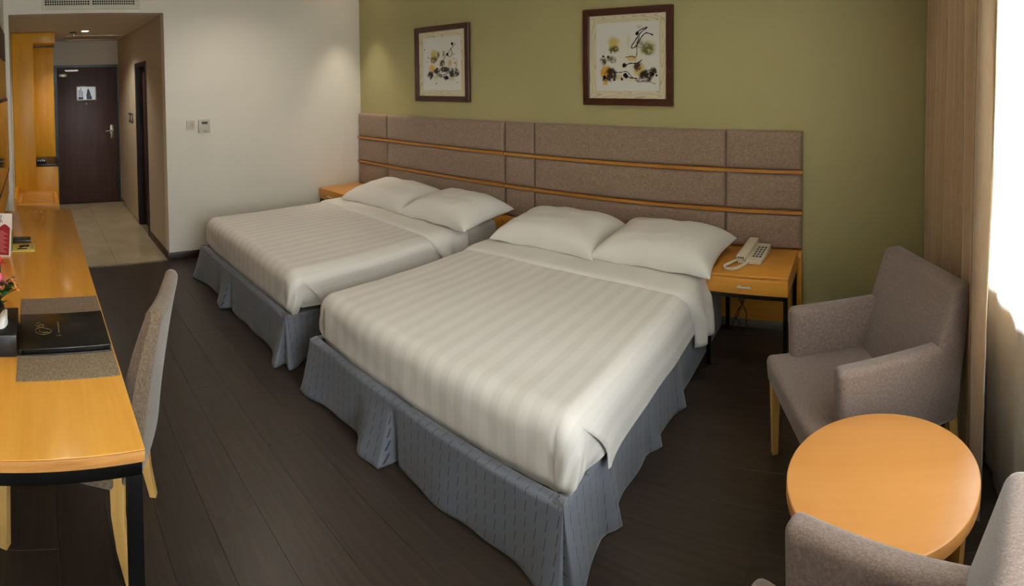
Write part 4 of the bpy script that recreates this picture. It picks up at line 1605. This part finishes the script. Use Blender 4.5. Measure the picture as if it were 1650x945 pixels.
    for j in range(NYY + 1):
        v = j / NYY
        row, ur = [], []
        total = (ix1 - ix0) + 2 * (r * pi / 2)
        for i in range(NXX + 1):
            u = i / NXX
            # arc-length coordinate across: left hang, left arc, top, right arc, right hang
            hl, hr = hang[0] - r, drape - r
            Ltot = hl + r * pi / 2 + (ix1 - ix0) + r * pi / 2 + hr
            a = u * Ltot
            y0 = ya + (yb - ya) * v
            lift = 0.013 * sin(min(1.0, v * 5) * pi / 2) + (0.022 * smooth01((abs(u - 0.5) - 0.36) / 0.1) if True else 0)
            lift += 0.006 * ns((a * 3 + so, v * 2, 1), 1.5)
            rl = r + lift
            if a < hl:
                d = hl - a
                x, z, dd = ix0 - rl - 0.012, zt - r - d, r + d
            elif a < hl + r * pi / 2:
                w = (1 - (a - hl) / (r * pi / 2)) * pi / 2
                x, z, dd = ix0 - rl * sin(w), zt - r + rl * cos(w), r * (1 - cos(w))
            elif a < hl + r * pi / 2 + ix1 - ix0:
                x = ix0 + (a - hl - r * pi / 2)
                z, dd = topz(x, y0) + lift, 0
            elif a < hl + r * pi + ix1 - ix0:
                w = (a - hl - r * pi / 2 - (ix1 - ix0)) / (r * pi / 2) * pi / 2
                x, z, dd = ix1 + rl * sin(w), zt - r + rl * cos(w), r * (1 - cos(w))
            else:
                d = a - (hl + r * pi + ix1 - ix0)
                x, z, dd = ix1 + rl + 0.012 * smooth01(d / 0.05), zt - r - d, r + d
            hangf = smooth01(dd / 0.25)
            # hanging ends gather towards the head with soft vertical folds
            y = y0 + hangf * (0.12 * (1 - v) - 0.08 * v)
            if dd > 0.02:
                fold = hangf * 0.022 * sin(v * 9.5 + so)
                x += fold if x > cx else -fold
                z -= 0.0
            y += 0.010 * ns((a * 2.2, so, 0), 1.6) * (1 - v) * (1 if dd == 0 else 0.4)
            row.append((x, y, z))
            ur.append((a, y0))
        rows.append(row)
        uvs.append(ur)
    # roll the hem under at the front edge so it reads as a thick fold
    front = [(p[0], p[1] + 0.012, p[2] - 0.016) for p in rows[0]]
    rows.insert(0, front)
    uvs.insert(0, uvs[0])
    fb = from_bm('turned_down_band', grid_bm(rows, uvs), M['sheet'], t, smooth='all')
    md = fb.modifiers.new('cloth_thickness', 'SOLIDIFY')
    md.thickness = 0.006
    md.offset = 1
    return t


def pillow(name_label, cx, cy, w, d, h, rz, seed, tilt=0.0, z0=0.575):
    t = bpy.data.meshes.new('pillow')
    N = 30
    rr = random.Random(seed)
    so = rr.uniform(0, 90)
    bm = bmesh.new()
    top, bot = [], []
    for j in range(N + 1):
        rt, rb = [], []
        for i in range(N + 1):
            # denser sampling to the rim
            u = sin((i / N * 2 - 1) * pi / 2)
            v = sin((j / N * 2 - 1) * pi / 2)
            x = w / 2 * u * (1 - 0.075 * (1 - v * v)) * (1 + 0.035 * (abs(u) * abs(v)) ** 2)
            y = d / 2 * v * (1 - 0.085 * (1 - u * u)) * (1 + 0.035 * (abs(u) * abs(v)) ** 2)
            e = max(0.0, (1 - u ** 4)) * max(0.0, (1 - v ** 4))
            th = (e ** 0.50)
            wr = 0.010 * ns((x * 1.2 + so, y * 3, 0), 6) + 0.006 * ns((x * 9 + so, y * 3, 2), 3)
            rim = (1 - e)
            zt = h * 0.78 * th + wr * th + 0.006 * rim * sin(u * 9 + so)
            zb = -h * 0.20 * th + 0.006 * rim * sin(u * 9 + so)
            edge = i in (0, N) or j in (0, N)
            zc = h * 0.22
            a = bm.verts.new((x, y, zc + zt + (0.002 if edge else 0)))
            rt.append(a)
            rb.append(a if edge else bm.verts.new((x, y, zc + zb)))
        top.append(rt)
        bot.append(rb)
    lay = bm.loops.layers.uv.new('UVMap')
    for g, fl in ((top, False), (bot, True)):
        for j in range(N):
            for i in range(N):
                q = [g[j][i], g[j][i + 1], g[j + 1][i + 1], g[j + 1][i]]
                try:
                    f = bm.faces.new(q[::-1] if fl else q)
                except ValueError:
                    continue
                for lp in f.loops:
                    lp[lay].uv = (lp.vert.co.x, lp.vert.co.y)
    bm.to_mesh(t)
    bm.free()
    for p in t.polygons:
        p.use_smooth = True
    t.materials.append(M['sheet'])
    o = bpy.data.objects.new('pillow', t)
    COL.objects.link(o)
    o.location = (cx, cy, z0)
    o.rotation_euler = (tilt, 0, rz)
    tag(o, name_label, 'pillow', 'white pillows on the beds')
    return o


B1 = (-4.395, -2.800)
B2 = (-2.475, -0.895)
bed(*B1, 'far double bed with a grey skirt near the white wall', 11)
bed(*B2, 'near double bed with a grey dashed skirt in the middle of the room', 4)
duvet(*B1, 'white satin-striped duvet with a turned-down edge on the far bed', 3, 0.22)
duvet(*B2, 'white satin-striped duvet with a turned-down edge on the near bed', 8, 0.34)
pillow('white pillow on the far bed beside the corner nightstand', -3.80, 3.10, 0.86, 0.57, 0.19, 0.03, 1, 0.10)
pillow('white pillow on the far bed beside the gap between the beds', -2.99, 3.10, 0.76, 0.57, 0.20, -0.03, 2, 0.10)
pillow('white pillow on the near bed beside the gap between the beds', -1.97, 3.10, 0.80, 0.57, 0.19, 0.02, 3, 0.10)
pillow('white pillow on the near bed beside the telephone nightstand', -1.19, 3.11, 0.78, 0.58, 0.19, -0.03, 4, 0.10)


# ------------------------------------------------------------------ armchairs
def soft_block(name, verts_fn, mat, parent, bev=0.03, seg=4):
    """box whose 8 corners are given, bevelled round; local coordinates"""
    bm = bmesh.new()
    c = verts_fn
    v = [bm.verts.new(p) for p in c]
    for f in ((0, 1, 2, 3), (7, 6, 5, 4), (0, 4, 5, 1), (1, 5, 6, 2), (2, 6, 7, 3), (3, 7, 4, 0)):
        bm.faces.new([v[i] for i in f])
    bmesh.ops.recalc_face_normals(bm, faces=bm.faces)
    bmesh.ops.bevel(bm, geom=list(bm.edges), offset=bev, segments=seg, profile=0.5, affect='EDGES')
    return from_bm(name, bm, mat, parent, local=True, smooth='all' if seg > 2 else True)


def armchair(loc, rotz, label):
    """local frame: +X forward, +Y to the sitter's left, origin on the floor under the middle of the seat"""
    t = thing('armchair', label, 'armchair', loc, rotz, 'grey brown armchairs at the round table')
    W = 0.308
    # seat: rails and cushion in one upholstered block
    soft_block('seat', [(-0.22, -W + 0.01, 0.315), (0.325, -W + 0.01, 0.325), (0.325, W - 0.01, 0.325), (-0.22, W - 0.01, 0.315),
                        (-0.22, -W + 0.01, 0.435), (0.335, -W + 0.005, 0.452), (0.335, W - 0.005, 0.452), (-0.22, W - 0.01, 0.435)], M['fabric_chair'], t, 0.032, 5)
    # arms: upholstered down to the seat rail
    for s in (-1, 1):
        a, b = sorted((s * W, s * (W - 0.075)))
        soft_block('arm', [(-0.285, a, 0.33), (0.222, a, 0.33), (0.222, b, 0.33), (-0.285, b, 0.33),
                           (-0.30, a, 0.655), (0.228, a, 0.662), (0.228, b, 0.662), (-0.30, b, 0.655)], M['fabric_chair'], t, 0.028, 5)
    # raked back
    soft_block('backrest', [(-0.300, -W, 0.33), (-0.085, -W, 0.33), (-0.085, W, 0.33), (-0.300, W, 0.33),
                            (-0.372, -W, 0.876), (-0.280, -W, 0.876), (-0.280, W, 0.876), (-0.372, W, 0.876)], M['fabric_chair'], t, 0.028, 5)
    for x, y, dx in ((0.295, 0.265, 0.0), (0.295, -0.265, 0.0), (-0.285, 0.262, -0.05), (-0.285, -0.262, -0.05)):
        bm = bmesh.new()
        bm_box(bm, -0.021, 0.021, -0.021, 0.021, 0.0, 0.345)
        for v in bm.verts:
            k = v.co.z / 0.345
            v.co.x = v.co.x * (0.62 + 0.38 * k) + x + dx * (1 - k)
            v.co.y = v.co.y * (0.62 + 0.38 * k) + y
        bmesh.ops.bevel(bm, geom=list(bm.edges), offset=0.002, segments=1, affect='EDGES')
        from_bm('leg', bm, M['pale_wood'], t, local=True)
    return t


# first chair: backward direction (cos25, sin25), lateral centre -1.993, front at 0.617
a1 = radians(25)
bx, by = cos(a1), sin(a1)
lx, ly = sin(a1), -cos(a1)
cxx = 0.617 + 0.335
armchair((cxx * bx - 1.976 * lx, cxx * by - 1.976 * ly, 0), a1 + pi, 'taupe armchair between the round table and the tan curtain')
a2 = radians(-22)
bx, by = cos(a2), sin(a2)
lx, ly = sin(a2), -cos(a2)
armchair((-0.325 * bx - 0.815 * -lx * -1, 0, 0), a2 + pi, 'taupe armchair cut off at the bottom edge, nearest to the viewer')
# place by its far arm: front outer corner of that arm at (-0.125, 1.225)
ch2 = [o for o in bpy.data.objects if o.name.startswith('armchair')][-1]
rz = a2 + pi
fw_, lf_ = Vector((cos(rz), sin(rz))), Vector((-sin(rz), cos(rz)))
corner = Vector((-0.125, 1.245))
side = -0.308
base = corner - fw_ * 0.215 - lf_ * side
ch2.location = (base.x, base.y, 0)

# ------------------------------------------------------------------ round table
t = thing('round_table', 'small round orange maple table between the two armchairs', 'table', (0.093, 1.496, 0.0))
TC = (0.093, 1.496, 0)
from_bm('tabletop', lathe_bm([(0.0, 0.512), (0.281, 0.512), (0.2835, 0.514), (0.2835, 0.547), (0.2815, 0.5495), (0.279, 0.550), (0.0, 0.550)], 96, TC), M['table_top'], t, smooth=True)
for k in range(4):
    th = radians(-38 + 90 * k)
    c, s = cos(th), sin(th)
    bm = bmesh.new()
    pts = [(0.025, 0.512), (0.262, 0.512), (0.222, 0.0), (0.16, 0.0), (0.025, 0.36)]
    for w in (-0.016, 0.016):
        pass
    v0 = [bm.verts.new((TC[0] + r_ * c - 0.017 * s * -1, TC[1] + r_ * s + 0.017 * c * -1, z)) for r_, z in pts]
    v1 = [bm.verts.new((TC[0] + r_ * c + 0.017 * s * -1, TC[1] + r_ * s - 0.017 * c * -1, z)) for r_, z in pts]
    n = len(pts)
    bm.faces.new(v0)
    bm.faces.new(v1[::-1])
    for i in range(n):
        bm.faces.new((v0[i], v0[(i + 1) % n], v1[(i + 1) % n], v1[i]))
    from_bm('leg', bm, M['table_leg'], t)

# ------------------------------------------------------------------ desk chair
A, Bp, Cc = Vector((-2.125, 0.44)), Vector((-1.74, 0.262)), Vector((-1.93, -0.165))
fwd = (Cc - Bp).normalized()
lat = (A - Bp).normalized()           # from near rear leg to far rear leg
mid = (A + Bp + Cc + (A + Cc - Bp)) / 4
rz = atan2(fwd.y, fwd.x)
t = thing('desk_chair', 'brown upholstered dining chair with pale legs tucked under the desk', 'chair', (mid.x, mid.y, 0), rz)
hw, hd = (A - Bp).length / 2, (Cc - Bp).length / 2
lf = Vector((-sin(rz), cos(rz)))
sg = 1 if lf.dot(lat) > 0 else -1
W = hw + 0.012
soft_block('seat', [(-hd + 0.03, -W, 0.325), (hd + 0.02, -W - 0.005, 0.335), (hd + 0.02, W + 0.005, 0.335), (-hd + 0.03, W, 0.325),
                    (-hd + 0.03, -W, 0.455), (hd + 0.03, -W - 0.005, 0.475), (hd + 0.03, W + 0.005, 0.475), (-hd + 0.03, W, 0.455)], M['fabric_desk_chair'], t, 0.022, 4)
# curved upholstered back: side profile swept across with a slight hollow
prof = []
NZ = 22
for i in range(NZ + 1):
    a = i / NZ
    z = 0.36 + 0.565 * a
    xb = -hd - 0.005 - 0.03 * a - 0.075 * a * a
    th = 0.078 + 0.016 * sin(pi * a) - 0.022 * a * a
    prof.append((xb, z, th))
rows = []
NV = 16
for j in range(NV + 1):
    v = -1 + 2 * j / NV
    e = sqrt(max(0, 1 - max(0, (abs(v) - 0.86) / 0.14) ** 2))
    row = []
    hollow = 0.014 * (1 - v * v)
    for (xb, z, th) in prof:                       # rear face, upwards
        row.append((xb - th * 0.5 * e - hollow, v * W, z))
    for i in range(1, 8):                          # rounded top
        b_ = pi * i / 8
        xb, z, th = prof[-1]
        row.append((xb - th * 0.5 * e * cos(b_) - hollow, v * W, z + 0.030 * sin(b_) * e))
    for (xb, z, th) in prof[::-1]:                 # front face, downwards
        row.append((xb + th * 0.5 * e - hollow, v * W, z))
    rows.append(row)
bm = grid_bm(rows, close=True)
vs = list(bm.verts)
n = len(rows[0])
from_bm('backrest', bm, M['fabric_desk_chair'], t, local=True, smooth='all')
for s in (-1, 1):
    # sabre rear leg, running up beside the back
    pts = [(-hd - 0.015, 0.0, 0.014), (-hd + 0.012, 0.12, 0.019), (-hd + 0.025, 0.24, 0.023), (-hd + 0.025, 0.34, 0.025), (-hd + 0.018, 0.40, 0.022)]
    bm = bmesh.new()
    ring = []
    for x, z, w in pts:
        y = s * (hw - 0.012)
        ring.append([bm.verts.new(q) for q in ((x - w, y - 0.016, z), (x + w, y - 0.016, z), (x + w, y + 0.016, z), (x - w, y + 0.016, z))])
    for i in range(len(ring) - 1):
        for k in range(4):
            bm.faces.new((ring[i][k], ring[i][(k + 1) % 4], ring[i + 1][(k + 1) % 4], ring[i + 1][k]))
    bm.faces.new(ring[0][::-1])
    bm.faces.new(ring[-1])
    bmesh.ops.bevel(bm, geom=list(bm.edges), offset=0.002, segments=1, affect='EDGES')
    from_bm('leg', bm, M['pale_wood'], t, local=True, smooth=True)
    bm = bmesh.new()
    bm_box(bm, hd - 0.026, hd + 0.020, s * (hw - 0.012) - 0.018, s * (hw - 0.012) + 0.018, 0.0, 0.41)
    for v in bm.verts:
        if v.co.z < 0.1:
            v.co.x = hd + (v.co.x - hd) * 0.65
    bmesh.ops.bevel(bm, geom=list(bm.edges), offset=0.002, segments=1, affect='EDGES')
    from_bm('leg', bm, M['pale_wood'], t, local=True, smooth=True)


# ------------------------------------------------------------------ curtains
def fold_sheet(ya, yb, xc, z0, z1, waves, amp, seed, pleat=False, nz=26, per=14, lean=0.0, leany=0.0):
    rr = random.Random(seed)
    ph = [rr.uniform(0, 6.28) for _ in range(4)]
    n = int(waves * per)
    rows = []
    for k in range(nz + 1):
        a = k / nz
        z = z0 + (z1 - z0) * a
        row = []
        for i in range(n + 1):
            u = i / n
            g = u + 0.22 / waves * sin(u * waves * 2.1 + ph[0]) * (1 - 0.3 * a)
            w = 2 * pi * waves * g
            am = amp * (0.8 + 0.35 * sin(u * 5 + ph[1])) * (1 - 0.25 * a)
            x = xc + am * sin(w) + 0.3 * am * sin(2.3 * w + ph[2] + 0.8 * a)
            if pleat:            # round folds towards the room, sharp creases towards the window
                x = xc + am - 2 * am * abs(sin(w / 2 + 0.35 * sin(a * 2.2 + ph[2]))) ** 0.7
            x += 0.012 * sin(3 * a + ph[3] + u * 4) + lean * (1 - a)
            y = ya + (yb - ya) * u + 0.25 * am * cos(w) + leany * (1 - a)
            row.append((x, y, z))
        rows.append(row)
    return grid_bm(rows)


RZ = 2.74
t = thing('tan_curtain', 'tan satin curtain hanging in folds beside the green wall', 'curtain', (0.46, 2.95, RZ), 0, 'tan curtains')
o = from_bm('cloth', fold_sheet(3.50, 2.14, 0.496, 0.015, RZ - 0.03, 10, 0.048, 21, True, per=12), M['curtain'], t, smooth='all')
md = o.modifiers.new('cloth_thickness', 'SOLIDIFY')
md.thickness = 0.004
t = thing('tan_curtain', 'tan satin curtain panel with broad folds next to the sheer', 'curtain', (0.46, 2.0, RZ), 0, 'tan curtains')
o = from_bm('cloth', fold_sheet(2.10, 1.74, 0.492, 0.015, RZ - 0.03, 3.2, 0.034, 5, True, per=22, leany=0.16), M['curtain'], t, smooth='all')
md = o.modifiers.new('cloth_thickness', 'SOLIDIFY')
md.thickness = 0.004
t = thing('sheer_curtain', 'white sheer curtain hanging in front of the bright window', 'curtain', (0.53, 1.4, RZ))
from_bm('cloth', fold_sheet(3.48, -0.20, 0.584, 0.02, RZ - 0.03, 22, 0.014, 9, per=14), M['sheer'], t, smooth='all')
t = thing('curtain_track', 'white double curtain track under the ceiling above the window', 'track', (0.5, 1.6, RZ))
for x in (0.485, 0.570):
    box('rail', x - 0.012, x + 0.012, -0.22, 3.54, RZ - 0.025, RZ, M['grille_white'], t, 0.002)
for yy in (0.0, 1.2, 2.4, 3.45):
    box('bracket', 0.46, 0.59, yy, yy + 0.03, RZ, ZC, M['grille_white'], t)
